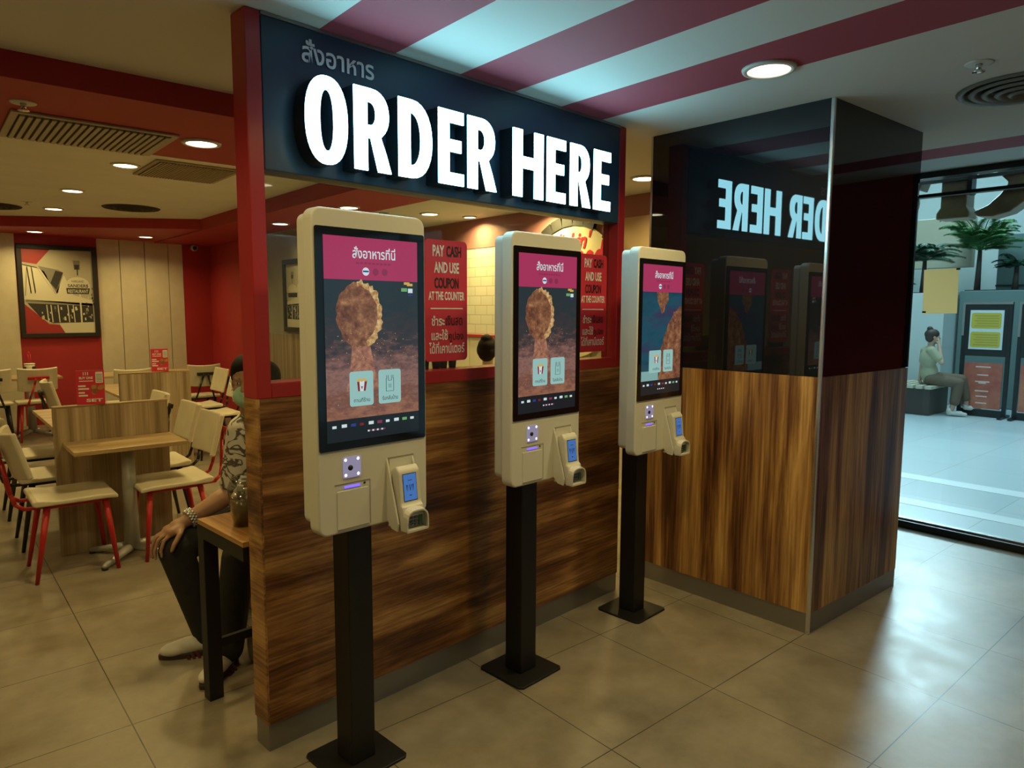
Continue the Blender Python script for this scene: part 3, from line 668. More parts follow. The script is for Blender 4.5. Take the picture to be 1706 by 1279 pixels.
# ------------------------------------------------------------------ pictures
print_cream = mat('print_cream', (.60, .57, .44), .6); print_sky = mat('print_sky', (.42, .39, .29), .6); print_grey = mat('print_grey', (.20, .19, .16), .6); print_red = mat('print_red', (.34, .03, .03), .5); print_dark = mat('print_dark', (.03, .028, .024), .6)
def picture(label, loc, rz, w_, h_, flip=False):
    t = thing('framed_picture', label, 'picture', loc, rz)
    f = MB(); b = .055
    for q in ((0, w_, 0, b), (0, w_, h_ - b, h_), (0, b, b, h_ - b), (w_ - b, w_, b, h_ - b)): f.box(q[0], q[1], -.04, 0, q[2], q[3], text_black, .004)
    f.build('frame', t)
    p = MB(); p.box(b, w_ - b, -.014, -.002, b, h_ - b, print_sky); W, Hh = w_ - 2 * b, h_ - 2 * b; y = -.0145
    P = lambda u, v: (b + (1 - u if flip else u) * W, y - P.k * .0006, b + v * Hh)
    def poly(pts, m, k=0): P.k = k; p.quad([P(*q) for q in pts], m)
    poly([(0, 1), (.40, 1), (.20, .82), (0, .84)], print_red)
    poly([(0, 0), (.55, 0), (.48, .10), (.33, .11), (0, .35)], print_red)
    poly([(0, .81), (.18, .78), (.30, .74), (.44, .47), (.58, .70), (.70, .46), (.98, .40), (.98, .33), (0, .40)], print_cream); poly([(.48, .10), (.55, 0), (1, 0), (1, .13), (.48, .12)], print_cream)
    poly([(.22, .80), (.50, .76), (.57, .73), (.47, .47)], print_grey); poly([(.46, .75), (.57, .73), (.46, .52), (.38, .60)], print_dark, 1)
    for (u0, v0, u1, v1) in ((.0, .815, .20, .785), (.20, .785, .44, .47), (.58, .70, .70, .46), (.06, .79, .02, .45), (.44, .47, .30, .74)): poly([(u0, v0), (u1, v1), (u1 + .006, v1 - .012), (u0 + .006, v0 - .012)], print_dark, 2)
    for a0 in (.06, .12): poly([(a0, .78), (a0 + .012, .79), (a0 + .05, .48), (a0 + .035, .47)], print_grey)
    poly([(.02, .40), (.98, .36), (.98, .33), (.02, .37)], print_grey)
    poly([(.04, .36), (.98, .33), (.98, .13), (.38, .12), (.20, .20)], print_dark)
    rd = random.Random(4)
    for i in range(34):
        u = rd.uniform(.2, .94); v = rd.uniform(.14, .29); s_ = rd.uniform(.008, .03)
        poly([(u, v), (u + s_, v), (u + s_ * .8, v + s_ * 1.6), (u - s_ * .1, v + s_ * 1.5)], print_cream if i % 3 else print_grey, 1)
    for u in (.30, .36, .46, .60, .68): poly([(u, .34), (u + .014, .34), (u + .03, .13), (u + .015, .13)], print_cream, 2)
    poly([(.72, .88), (.82, .88), (.82, .77), (.73, .77)], print_grey); poly([(.735, .83), (.81, .83), (.80, .77), (.74, .77)], print_dark, 1); poly([(.77, .77), (.785, .77), (.785, .70), (.77, .70)], print_dark)
    oval = [(.775 + .165 * cos(R(a)), .60 + .08 * sin(R(a))) for a in range(0, 181, 15)]
    poly(oval, print_cream, 1); poly([(.60, .60), (.95, .60), (.95, .55), (.60, .55)], print_cream, 2); poly([(.60, .545), (.95, .545), (.93, .475), (.61, .475)], print_dark, 1)
    poly([(.785, .475), (.81, .475), (.815, .12), (.79, .12)], print_cream, 3)
    if not flip:
        put_text(p, 'HARLAND', print_dark, b + .775 * W, b + .615 * Hh, .18 * W, .026 * Hh, y - .002, .0)
        put_text(p, 'SANDERS', print_dark, b + .775 * W, b + .555 * Hh, .30 * W, .038 * Hh, y - .002, .02); put_text(p, 'RESTAURANT', print_cream, b + .775 * W, b + .487 * Hh, .30 * W, .042 * Hh, y - .002, .02)
    for i in range(26):
        u = rd.uniform(.88, .99); v = rd.uniform(.14, .56); poly([(u, v), (u + .012, v + .005), (u + .008, v + .03), (u - .004, v + .022)], print_dark if i % 3 else print_cream, 3)
    p.build('print', t)
picture('black framed black and white restaurant picture on the red and cream back wall', (1.07, 11.098, 1.165), 0, .90, 1.21)
picture('black framed picture glimpsed between left red post and nearest kiosk', (3.498, 8.36, 1.28), -pi / 2, .9, .86, True)

# ------------------------------------------------------------------ dining furniture
def make_chair(name, label, m, loc, rz, group, extra=None):
    """seat centre on the floor at loc; the sitter faces local +x"""
    t = thing(name, label, 'chair', (*loc, 0), rz, group)
    pr = [(-.215, .452), (-.20, .440), (.16, .438), (.205, .432), (.215, .440), (.205, .462), (.10, .468), (-.10, .466), (-.19, .480), (-.215, .476)]
    MB().prism(pr, -.205, .205, cream, 'xz', .010, seg=3).build('seat', t)
    M = Matrix.Translation((-.300, 0, .722)) @ Matrix.Rotation(R(-15), 4, 'Y')
    b = MB(); n = 8; W = .195
    for side in (0,):
        pts = []
        for i in range(n + 1): yv = -W + 2 * W * i / n; pts.append((.055 * (yv / W) ** 2 - .012, yv))
        for i in range(n, -1, -1): yv = -W + 2 * W * i / n; pts.append((.055 * (yv / W) ** 2 + .020, yv))
        b.prism(pts, -.138, .138, cream, 'xy', .010, M)
    b.build('backrest', t)
    for sx, sy in ((.15, .155), (.15, -.155), (-.14, .155), (-.14, -.155)):
        MB().cone((sx + (.045 if sx > 0 else -.075), sy * 1.22, .0), (sx, sy, .435), .011, .019, m, 10).build('leg', t)
    MB().box(-.16, .17, -.165, .165, .415, .436, m, .006).build('seat_frame', t)
    sp = MB()
    for s in (-1, 1): sp.tube([(-.08, s * .12, .424), (-.245, s * .115, .424), (-.285, s * .105, .455), (-.300, s * .09, .51), (-.325, s * .04, .68), (-.350, s * .026, .752)], .011, m, 8)
    Mb = Matrix.Translation((-.343, 0, .752)) @ Matrix.Rotation(R(-13), 4, 'Y')
    sp.box(-.006, .014, -.105, .105, -.018, .018, m, .004, M=Mb)
    sp.build('back_support', t)
    return t
def place_chair(src, label, x, y, rz):
    c = copy_tree(src); c.location = (x, y, 0); c.rotation_euler.z = rz; c['label'] = label; return c
GR, GB = 'cream chairs with red legs', 'cream chairs with black legs'
red = make_chair('dining_chair', 'cream chair with red legs at the left of the nearest small table', red_leg, (.655, 4.815), 0, GR)
place_chair(red, 'cream chair with red legs at the right of the nearest small table', 1.20, 4.815, pi)
place_chair(red, 'cream chair with red legs, back turned, before the red wall under the picture', 1.06, 9.93, pi / 2)
blk = make_chair('dining_chair', 'black legged cream chair, left of the long table, nearest to the divider', black_leg, (.66, 5.50), 0, GB)
for lab, x, y, rz in (('black legged cream chair, left of the long table, second from the divider', .66, 6.36, 0),
                      ('black legged cream chair, right of the long table, nearest to the divider', 1.24, 5.42, pi),
                      ('black legged cream chair, right of the long table, second from the divider', 1.24, 6.25, pi),
                      ('black legged cream chair right of the far divider, facing left', 2.36, 7.62, pi),
                      ('black legged cream chair farther right of the far divider, facing left', 2.42, 8.35, pi),
                      ('black legged chair showing its back behind the left end of the far divider', 1.88, 9.15, pi / 2),
                      ('black legged chair showing its back by the red wall, right of the far divider', 2.72, 9.35, pi / 2),
                      ('black legged cream chair behind the red menu card on the near divider', 1.22, 7.9, 0),
                      ('black legged cream chair at the left edge, left of the paper cup', .62, 9.95, pi / 2)):
    place_chair(blk, lab, x, y, rz)

def table(label, x0, x1, y0, y1, ped, z=.72, group='wooden dining tables'):
    t = thing('dining_table', label, 'table', ((x0 + x1) / 2, (y0 + y1) / 2, 0), 0, group)
    w2, d2 = (x1 - x0) / 2, (y1 - y0) / 2
    MB().box(-w2, w2, -d2, d2, z - .026, z, ash_h, .003).build('tabletop', t)
    for py in ped:
        py -= (y0 + y1) / 2
        MB().cone((0, py, .055), (0, py, z - .026), .046, .036, greymetal, 20).build('column', t)
        for a in (45, 135, 225, 315):
            c, s = cos(R(a)), sin(R(a)); L = .27
            f = MB().cone((0, py, .062), (c * L, py + s * L, .022), .030, .016, greymetal, 12).ball((c * L, py + s * L, .022), .016, greymetal, 10).cone((c * L, py + s * L, 0), (c * L, py + s * L, .014), .018, .018, text_black, 12)
            f.build('foot', t)
    return t
table('small wooden table in front of the near wooden divider', .66, 1.28, 4.665, 5.068, (4.83,))
table('long wooden table behind the near wooden divider', .70, 1.28, 5.125, 6.86, (5.6, 6.45))
table('wooden table behind the far wooden divider', 1.46, 2.08, 7.48, 8.7, (7.9, 8.4))
table('wooden table before the red wall with the paper cup', .72, 1.36, 10.05, 10.75, (10.25,))
table('wooden table against the cream wall panels', 1.62, 2.9, 9.75, 10.4, (10.05,))
def divider(label, x0, x1, y, z):
    t = thing('wooden_divider', label, 'divider', ((x0 + x1) / 2, y, 0), 0, 'wooden dividers between tables')
    w2 = (x1 - x0) / 2
    MB().box(-w2, w2, 0, .045, .0, z - .012, ash_v, .002).build('panel', t)
    MB().box(-w2 - .002, w2 + .002, -.002, .047, z - .012, z, ash_h, .003).build('edge_cap', t)
divider('nearest wooden divider board carrying the larger red menu card', .62, 1.275, 5.074, .945)
divider('farther wooden divider board carrying the smaller red menu card', 1.44, 2.07, 7.35, .945)
def menu_card(label, x, y, z, rz, w_=.155, h_=.215):
    t = thing('menu_card', label, 'menu card', (x, y, z), rz, 'red menu cards on the dividers')
    c = MB()
    M = Matrix.Translation((0, -.021, 0)) @ Matrix.Rotation(R(-5), 4, 'X')
    c.box(-w_ / 2, w_ / 2, -.001, .001, 0, h_, poster_red, M=M)
    c.box(-w_ / 2, w_ / 2, -.001, .001, 0, h_, print_cream, M=Matrix.Translation((0, .021, 0)) @ Matrix.Rotation(R(5), 4, 'X'))
    c.box(-w_ / 2, w_ / 2, -.02, .02, 0, .002, print_cream)
    c.build('card', t)
    p = MB(); y0 = -.0015
    for q in (-.012, 0, .012): p.box(q - .026, q - .022, y0 - .0004, y0, .185, .205, text_white)
    put_text(p, 'BUY ONE', text_white, -.022, .160, .075, .016, y0, .03); p.box(-.060, .016, y0 - .0004, y0, .146, .151, text_white)
    for q, wd in ((.112, .04), (.094, .058), (.070, .034), (.052, .05)): p.box(-.066, -.066 + wd, y0 - .0004, y0, q, q + .010, text_white)
    p.rrect(.030, .070, .135, .205, .004, y0 - .0006, y0, text_white)
    for q in range(6): p.box(.034, .066, y0 - .001, y0 - .0006, .142 + q * .009, .146 + q * .009, print_grey)
    for i in range(9):
        rd = random.Random(i); p.quad([(a, y0 - .0008 - i * .0001, b) for a, b in blob(.035 + rd.uniform(-.03, .03), .092 + rd.uniform(-.02, .02), .016, .014, 9, .2, i)], scr_food_print[i % 2])
    put_text(p, 'SET', text_white, .02, .016, .09, .020, y0, .03)
    o = p.build('print', t); o.rotation_euler.x = R(-5); o.location = (0, -.021, 0)
scr_food_print = [mat('fried_chicken_print', (.45, .20, .05), .5), mat('fried_chicken_print_dark', (.26, .10, .03), .5)]
menu_card('larger red menu card standing on the nearest divider', .835, 5.097, .945, R(-14))
menu_card('smaller red menu card standing on the farther divider', 1.80, 7.372, .945, R(-10), .15, .22)
# paper cup with straw on the far table
t = thing('paper_cup', 'paper drink cup with bent straw on the table under the picture', 'cup', (1.06, 10.35, .72))
MB().lathe([(0, 0), (.042, 0), (.055, .15), (0, .15)], (0, 0, 0), print_cream, 24).build('cup', t)
MB().lathe([(0, .158), (.056, .156), (.060, .148), (.055, .146), (0, .146)], (0, 0, 0), text_white, 24).build('lid', t)
MB().box(.02, .06, -.06, -.03, .06, .12, print_dark, .004).box(-.07, -.04, -.05, -.03, .06, .12, print_dark, .004).build('logo_patch', t)
MB().tube([(.0, 0, .15), (-.012, 0, .27), (.0, 0, .30), (.012, 0, .27), (.02, 0, .16)], .004, poster_red, 8).build('straw', t)

# narrow side table behind the half wall, with the man's things
t = thing('side_table', 'narrow wooden table with black steel frame behind the half wall', 'table', (.825, 2.50, 0), PR)
MB().box(0, .75, -.075, .325, .715, .735, slat_wood, .002).build('tabletop', t)
fr_ = MB(); fr_.box(0, .75, .30, .328, .665, .715, black_metal).box(0, .75, -.075, -.045, .665, .715, black_metal).box(0, .03, -.045, .30, .665, .7145, black_metal).box(.72, .75, -.045, .30, .665, .7145, black_metal); fr_.build('frame', t)
for x, y in ((0, .272), (.694, .272)): MB().box(x, x + .056, y, y + .056, 0, .67, black_metal, .002).build('leg', t)
MB().box(.043, .707, .295, .315, .20, .235, black_metal).build('stretcher', t)
t = thing('drink_cup', 'clear plastic cup of iced drink on the narrow table', 'cup', (.905, 2.63, .735))
MB().lathe([(0, .002), (.034, .002), (.048, .135), (.05, .135), (.036, 0), (0, 0)], (0, 0, 0), cup_plastic, 24).build('cup', t)
MB().lathe([(0, .003), (.032, .003), (.042, .10), (0, .10)], (0, 0, 0), mat('iced_drink', (.20, .16, .09), .2), 24).build('drink', t)
dm = MB(); dm.lathe([(.052, .135), (.05, .15), (.036, .185), (.012, .195), (.010, .195), (.034, .183), (.048, .148), (.05, .135)], (0, 0, 0), cup_plastic, 24)
dm.build('dome_lid', t)
ic = MB()
for i in range(7): rd = random.Random(i); ic.box(-.012, .012, -.012, .012, -.012, .012, mat('ice', (.75, .75, .7), .1) if i == 0 else MATS['ice'], .003, M=Matrix.Translation((rd.uniform(-.022, .022), rd.uniform(-.022, .022), .10 + .012 * i)) @ Matrix.Rotation(rd.uniform(0, 3), 4, Vector((rd.random(), rd.random(), 1))))
ic.build('ice_cubes', t)['kind'] = 'stuff'
t = thing('bench', 'dark red padded bench behind the half wall', 'bench', (1.42, 3.42, 0))
MB().box(-.28, .75, -.26, .26, .36, .44, mat('bench_red', (.16, .012, .02), .45), .02, 3).build('cushion', t)
MB().box(-.20, .70, -.22, .22, .03, .36, MATS['bench_red'], .005).box(-.18, .68, -.2, .2, 0, .03, text_black).build('base', t)
t = MB(); rd = random.Random(3)
t.prism([(-.10, 0), (.10, 0), (.115, .09), (.07, .17), (-.05, .19), (-.11, .10)], -.06, .06, mat('white_paper', (.62, .60, .54), .8), 'xz', .015)
tag(t.build('paper_bag', loc=(1.15, 2.99, 0), rz=.4), 'crumpled white paper bag on the floor behind the half wall', 'bag')
# small dark cups on the ledge behind the first notice
for i, (x, hh, lab) in enumerate(((.775, .055, 'tallest small dark cup on the red ledge under the first notice'), (.835, .035, 'low dark cup on the ledge, beside the tallest one'), (.875, .045, 'dark cup in the middle of the ledge row'), (.925, .05, 'dark cup at the right end of the ledge row'))):
    p = Vector((PA[0], PA[1], 0)) + Vector((cos(PR) * x - sin(PR) * .085, sin(PR) * x + cos(PR) * .085, 0))
    tag(MB().lathe([(0, 0), (.015, 0), (.02, hh), (.013, hh + .004), (0, hh + .004)], (0, 0, 0), text_black, 16).build('sauce_cup', loc=(p.x, p.y, 1.302)), lab, 'cup', 'small dark cups on the red ledge')

# ------------------------------------------------------------------ people
def fuse(prims, m, name, parent, voxel=.007, smooth=4):
    """tapered limbs and rounded masses fused into one continuous surface"""
    mb = MB()
    for q in prims:
        if q[0] == 'c':
            _, p, r0, p2, r1 = q
            mb.cone(p, p2, r0, r1, m, 16); mb.ball(p, r0, m, 16); mb.ball(p2, r1, m, 16)
        else:
            _, p, r, rot = q
            t = bmesh.new(); bmesh.ops.create_uvsphere(t, u_segments=24, v_segments=14, radius=1)
            mb._merge(t, m, Matrix.Translation(p) @ Matrix.Rotation(rot, 4, 'Z') @ Matrix.Diagonal((*r, 1)), True)
    o = mb.build('t'); a = o.modifiers.new('r', 'REMESH'); a.mode = 'VOXEL'; a.voxel_size = voxel; a.use_smooth_shade = True
    b = o.modifiers.new('s', 'SMOOTH'); b.factor = .5; b.iterations = smooth
    me = bpy.data.meshes.new_from_object(o.evaluated_get(bpy.context.evaluated_depsgraph_get()))
    bpy.data.objects.remove(o); me.name = name
    for f in me.polygons: f.use_smooth = True
    me.materials.clear(); me.materials.append(m)
    ob = bpy.data.objects.new(name, me); COL.objects.link(ob)
    if parent is not None: ob.parent = parent
    return ob
def lerp(a, b, t): return tuple(x + (y - x) * t for x, y in zip(a, b))
def chain(pts, rs): return [('c', a, ra, b, rb) for a, b, ra, rb in zip(pts, pts[1:], rs, rs[1:])]
def head_prims(c, yaw, s=1.0, tilt=0.0):
    """skull, jaw, nose, ears, lips and brow; yaw is where the face looks"""
    M = Matrix.Rotation(yaw, 3, 'Z') @ Matrix.Rotation(tilt, 3, 'Y'); C_ = Vector(c)
    w_ = lambda x, y, z: tuple(C_ + M @ Vector((x * s, y * s, z * s)))
    e = lambda p, r: ('e', w_(*p), tuple(q * s for q in r), yaw)
    pr = [e((-.012, 0, .025), (.095, .074, .088)), e((.012, 0, -.035), (.070, .058, .075)), e((.040, 0, -.085), (.034, .036, .024)), e((.072, 0, .018), (.014, .050, .010)),
          ('c', w_(.078, 0, .008), .009 * s, w_(.098, 0, -.030), .013 * s), e((.082, 0, -.036), (.014, .017, .009)), e((.072, 0, -.062), (.012, .024, .006)), e((.070, 0, -.072), (.011, .019, .006)),
          e((.060, .030, .011), (.015, .018, .0075)), e((.060, -.030, .011), (.015, .018, .0075)), e((.050, .036, -.028), (.024, .022, .022)), e((.050, -.036, -.028), (.024, .022, .022))]
    for q in (-1, 1): pr.append(e((-.010, q * .076, -.005), (.016, .008, .030)))
    return pr, w_, M
eye_white = mat('eye_white', (.6, .58, .54), .3); eye_dark = mat('eye_dark', (.015, .010, .008), .2)
def eyes(w_, s, parent):
    b = MB()
    for q in (-1, 1):
        b.ball(w_(.0655, q * .030, .0), tuple(v * s for v in (.010, .012, .0075)), eye_white, 14); b.ball(w_(.0735, q * .030, .0), .0050 * s, eye_dark, 10)
        b.cone(w_(.081, q * .016, .020), w_(.074, q * .045, .020), .003 * s, .002 * s, hair, 8)
    b.build('eyes', parent)
def shirt_material(name, c0, c1, scale):
    m = mat(name, c0, .85); b = m.node_tree.nodes['Principled BSDF']
    tc = nd(m, 'ShaderNodeTexCoord'); n = nd(m, 'ShaderNodeTexNoise'); n.inputs['Scale'].default_value = scale; n.inputs['Detail'].default_value = 2.5; n.inputs['Distortion'].default_value = 1.6
    lk(m, tc.outputs['Object'], n.inputs['Vector']); rp = ramp(m, [(.50, c0), (.535, c1), (.60, c1), (.63, c0)]); lk(m, n.outputs['Fac'], rp.inputs[0]); lk(m, rp.outputs[0], b.inputs['Base Color'])
    return m

# seated man at the narrow table
man = tag(fuse([('c', (0, 0, 0), .01, (0, 0, .01), .01)], skin, 'tmp', None, .01), None)
bpy.data.objects.remove(man)
MH = (1.185, 3.270, 1.212); MY = R(-128)
hp, hw, HM = head_prims(MH, MY, 1.08)
Rsh, Rel, Rwr = (1.165, 3.335, .975), (1.108, 3.338, .685), (.885, 3.315, .590)
Lsh, Lel, Lwr = (1.285, 3.175, .985), (1.20, 3.02, .800), (1.055, 2.93, .775)
body = hp + chain([(1.20, 3.29, 1.16), (1.212, 3.325, 1.03), (1.22, 3.35, .93)], [.055, .060, .075])
body += chain([Rsh, lerp(Rsh, Rel, .5), Rel, lerp(Rel, Rwr, .3), Rwr], [.062, .052, .044, .046, .030])
body += chain([Lsh, lerp(Lsh, Lel, .5), Lel, lerp(Lel, Lwr, .3), Lwr], [.060, .050, .043, .044, .029])
body += [('e', (1.245, 3.345, .86), (.105, .145, .17), R(-148)), ('e', (1.262, 3.40, .65), (.115, .135, .17), R(-148))]
# right hand lying over the right knee
body += [('c', Rwr, .028, (.845, 3.312, .572), .034), ('c', (.845, 3.330, .570), .024, (.812, 3.335, .560), .022), ('c', (.850, 3.290, .570), .024, (.815, 3.275, .562), .022), ('c', (.83, 3.31, .568), .026, (.81, 3.305, .562), .022)]
for (a, b, c, d) in (((.812, 3.345, .558), (.772, 3.355, .536), (.752, 3.352, .496), (.750, 3.345, .466)), ((.806, 3.320, .562), (.762, 3.322, .538), (.740, 3.316, .492), (.740, 3.308, .456)),
                     ((.808, 3.294, .562), (.764, 3.290, .536), (.744, 3.282, .490), (.746, 3.276, .458)), ((.814, 3.270, .560), (.778, 3.260, .534), (.762, 3.252, .496), (.764, 3.246, .472))):
    body += chain([a, b, c, d], [.0105, .0098, .0090, .0078])
body += chain([(.862, 3.285, .572), (.838, 3.238, .556), (.808, 3.216, .522), (.796, 3.212, .498)], [.014, .0125, .0115, .009])
# left hand around the cup
body += [('c', Lwr, .027, (1.022, 2.86, .785), .030), ('c', (1.02, 2.855, .80), .022, (1.0, 2.80, .80), .018)]
for dz in (.055, .035, .015, -.005): body += chain([(1.005, 2.81, .785 + dz), (.990, 2.745, .785 + dz), (.962, 2.712, .785 + dz), (.935, 2.716, .785 + dz)], [.0105, .0098, .009, .0078])
body += chain([(1.01, 2.84, .81), (.965, 2.80, .82), (.925, 2.745, .82)], [.013, .0115, .0095])
Rk, Ra, Lk, La = (.830, 3.290, .475), (.930, 3.215, .10), (1.02, 3.03, .475), (.955, 3.0, .10)
body += chain([(1.20, 3.52, .53), Rk, Ra], [.080, .056, .038]) + chain([(1.29, 3.35, .53), Lk, La], [.080, .056, .038])
man = fuse(body, skin, 'person', None, .0065, 3)
tag(man, 'man in a patterned short sleeved shirt and green face mask, seated behind the half wall', 'person')
eyes(hw, 1.08, man)
hb = [('e', hw(-.022, 0, .052), (.100 * 1.08, .086 * 1.08, .076 * 1.08), MY), ('e', hw(-.055, 0, .0), (.068, .086, .085), MY), ('e', hw(-.022, .068, .034), (.048, .024, .046), MY), ('e', hw(-.022, -.068, .034), (.048, .022, .046), MY), ('e', hw(.035, .03, .092), (.045, .05, .022), MY), ('e', hw(-.06, -.045, .06), (.05, .05, .05), MY), ('e', hw(-.045, .072, .020), (.062, .048, .070), MY)]
fuse(hb, hair, 'hair', man, .009, 2)
mk = fuse([('e', hw(.052, 0, -.056), (.056, .064, .056), MY), ('e', hw(.085, 0, -.04), (.026, .022, .028), MY)], mask_green, 'face_mask', man, .007, 3)
st = MB()
for q in (-1, 1): st.tube([hw(.055, q * .058, -.03), hw(.02, q * .082, .0), hw(-.012, q * .088, .02)], .0022, text_white, 6); st.tube([hw(.05, q * .058, -.08), hw(.02, q * .076, -.04), hw(-.014, q * .087, -.02)], .0022, text_white, 6)
st.build('straps', mk)
shirt = shirt_material('leaf_print_shirt', (.62, .58, .50, 1), (.10, .085, .075, 1), 11)
sp = [('e', (1.245, 3.345, .875), (.128, .168, .165), R(-148)), ('e', (1.262, 3.40, .665), (.138, .158, .20), R(-148)), ('c', (1.258, 3.405, .62), .152, (1.252, 3.41, .49), .160), ('c', (1.218, 3.335, .985), .085, (1.214, 3.325, 1.025), .074)]
sp += chain([(1.215, 3.33, .965), Rsh, lerp(Rsh, Rel, .86)], [.086, .074, .066]) + chain([(1.25, 3.25, .97), Lsh, lerp(Lsh, Lel, .80)], [.09, .078, .066])
fuse(sp, shirt, 'shirt', man, .008, 3)
tr = chain([(1.20, 3.52, .535), lerp((1.20, 3.52, .535), Rk, .5), Rk, lerp(Rk, Ra, .45), (.930, 3.215, .085)], [.100, .092, .072, .068, .060]) + chain([(1.29, 3.35, .535), lerp((1.29, 3.35, .535), Lk, .5), Lk, lerp(Lk, La, .45), (.955, 3.0, .085)], [.100, .092, .072, .068, .060]) + [('e', (1.255, 3.45, .53), (.14, .17, .09), R(-148))]
fuse(tr, denim, 'trousers', man, .008, 3)
def shoe(parent, heel, toe, m=shoe_white):
    h, t = Vector(heel), Vector(toe); d = (t - h).normalized(); L = (t - h).length; n = Vector((-d.y, d.x, 0)); yaw = math.atan2(d.y, d.x)
    pt = lambda x, y, z: tuple(h + d * x + n * y + Vector((0, 0, z)))
    o = fuse([('c', pt(.035, 0, .050), .034, pt(L * .55, .003, .045), .040), ('c', pt(L * .55, 0, .042), .040, pt(L - .045, -.004, .034), .030), ('c', pt(.04, 0, .07), .038, pt(.085, 0, .085), .038), ('e', pt(L - .07, 0, .034), (.066, .043, .028), yaw)], m, 'shoe', parent, .006, 2)
    MB().prism([(x, y) for x, y in [(L * .5 + (L * .5) * cos(R(a)), (.040 if cos(R(a)) > -.3 else .034) * sin(R(a))) for a in range(0, 360, 15)]], 0, .022, shoe_sole, 'xy', .004, Matrix.Translation(h) @ Matrix.Rotation(yaw, 4, 'Z')).build('sole', o)
    s = MB()
    for k in range(3):
        for q in (-1, 1):
            x = L * (.40 + .075 * k)
            s.box(x - .006, x + .006, -.0015, .0015, -.024, .024, shoe_red, .001, M=Matrix.Translation(h) @ Matrix.Rotation(yaw, 4, 'Z') @ Matrix.Translation((0, q * .0405, .052)) @ Matrix.Rotation(q * R(14), 4, 'X') @ Matrix.Rotation(R(24), 4, 'Y'))
    s.build('side_stripes', o)
shoe(man, (.985, 3.185, 0), (.735, 3.275, 0)); shoe(man, (1.005, 3.055, 0), (.800, 2.885, 0))
bc = MB(); wv = (Vector(Rel) - Vector(Rwr)).normalized(); wc_ = Vector(Rwr) + wv * .03
sx_ = wv.orthogonal().normalized(); sy_ = wv.cross(sx_)
for row in (-1, 0, 1):
    for k in range(16):
        a = 2 * pi * (k + .5 * row) / 16; bc.ball(wc_ + (sx_ * cos(a) + sy_ * sin(a)) * .0385 + wv * row * .011, .0078, chrome, 8)
bc.build('bracelet', man)['label'] = 'beaded silver bracelet'

# seated guest seen from behind through the opening
GH, GY = (4.03, 5.06, 1.185), R(38)
gp, gw, _ = head_prims(GH, GY)
gb = gp + chain([(4.02, 5.05, 1.13), (4.01, 5.045, 1.0), (4.0, 5.04, .92)], [.05, .052, .07]) + [('e', (4.0, 5.04, .82), (.10, .15, .17), GY), ('e', (3.99, 5.03, .60), (.11, .14, .17), GY)]
gd, gn = Vector((cos(GY), sin(GY), 0)), Vector((-sin(GY), cos(GY), 0)); G0 = Vector((4.0, 5.04, 0))
gl = lambda x, y, z: tuple(G0 + gd * x + gn * y + Vector((0, 0, z)))
for q in (-1, 1):
    gb += chain([gl(0, q * .17, .93), gl(.02, q * .21, .70), gl(.22, q * .17, .66)], [.052, .042, .030]) + [('c', gl(.22, q * .17, .66), .028, gl(.29, q * .16, .655), .024)]
    for k in range(4): gb += chain([gl(.285, q * .16 + (k - 1.5) * .019, .655), gl(.325, q * .16 + (k - 1.5) * .020, .648), gl(.35 - .006 * abs(k - 1.5), q * .16 + (k - 1.5) * .020, .635)], [.0095, .009, .008])
    gb += chain([gl(.25, q * .14, .655), gl(.285, q * .115, .648), gl(.31, q * .108, .64)], [.012, .010, .009])
    gb += chain([gl(0, q * .10, .53), gl(.42, q * .12, .52), gl(.42, q * .12, .08)], [.085, .056, .038]) + [('c', gl(.40, q * .12, .05), .036, gl(.55, q * .12, .04), .030)]
guest = fuse(gb, skin_light, 'person', None, .008, 3)
tag(guest, 'seated person with black hair in a bun, back turned, beyond the opening', 'person')
fuse([('e', gw(-.022, 0, .040), (.104, .090, .082), GY), ('e', gw(-.060, 0, -.02), (.058, .084, .085), GY), ('e', gw(-.06, 0, .105), (.050, .055, .042), GY), ('e', gw(-.03, .078, .0), (.035, .022, .055), GY), ('e', gw(-.03, -.078, .0), (.035, .022, .055), GY)], hair, 'hair', guest, .009, 2)
cream_shirt = mat('peach_shirt', (.78, .60, .40), .85)
gs = [('e', (4.0, 5.04, .84), (.125, .180, .17), GY), ('e', (3.99, 5.03, .63), (.13, .165, .19), GY), ('c', gl(.01, 0, .95), .085, gl(.012, 0, 1.0), .07)]
for q in (-1, 1): gs += chain([gl(0, q * .08, .95), gl(0, q * .17, .93), gl(.015, q * .205, .76)], [.08, .072, .060])
fuse(gs, cream_shirt, 'shirt', guest, .009, 3)
gt = [('e', gl(-.02, 0, .52), (.13, .17, .09), GY)]
for q in (-1, 1): gt += chain([gl(0, q * .10, .53), gl(.42, q * .12, .525), gl(.42, q * .12, .10)], [.095, .070, .055])
fuse(gt, denim, 'trousers', guest, .01, 3)
eyes(gw, 1.0, guest)
place_chair(blk, 'black legged cream chair under the seated person with the bun', 3.99, 5.03, GY)

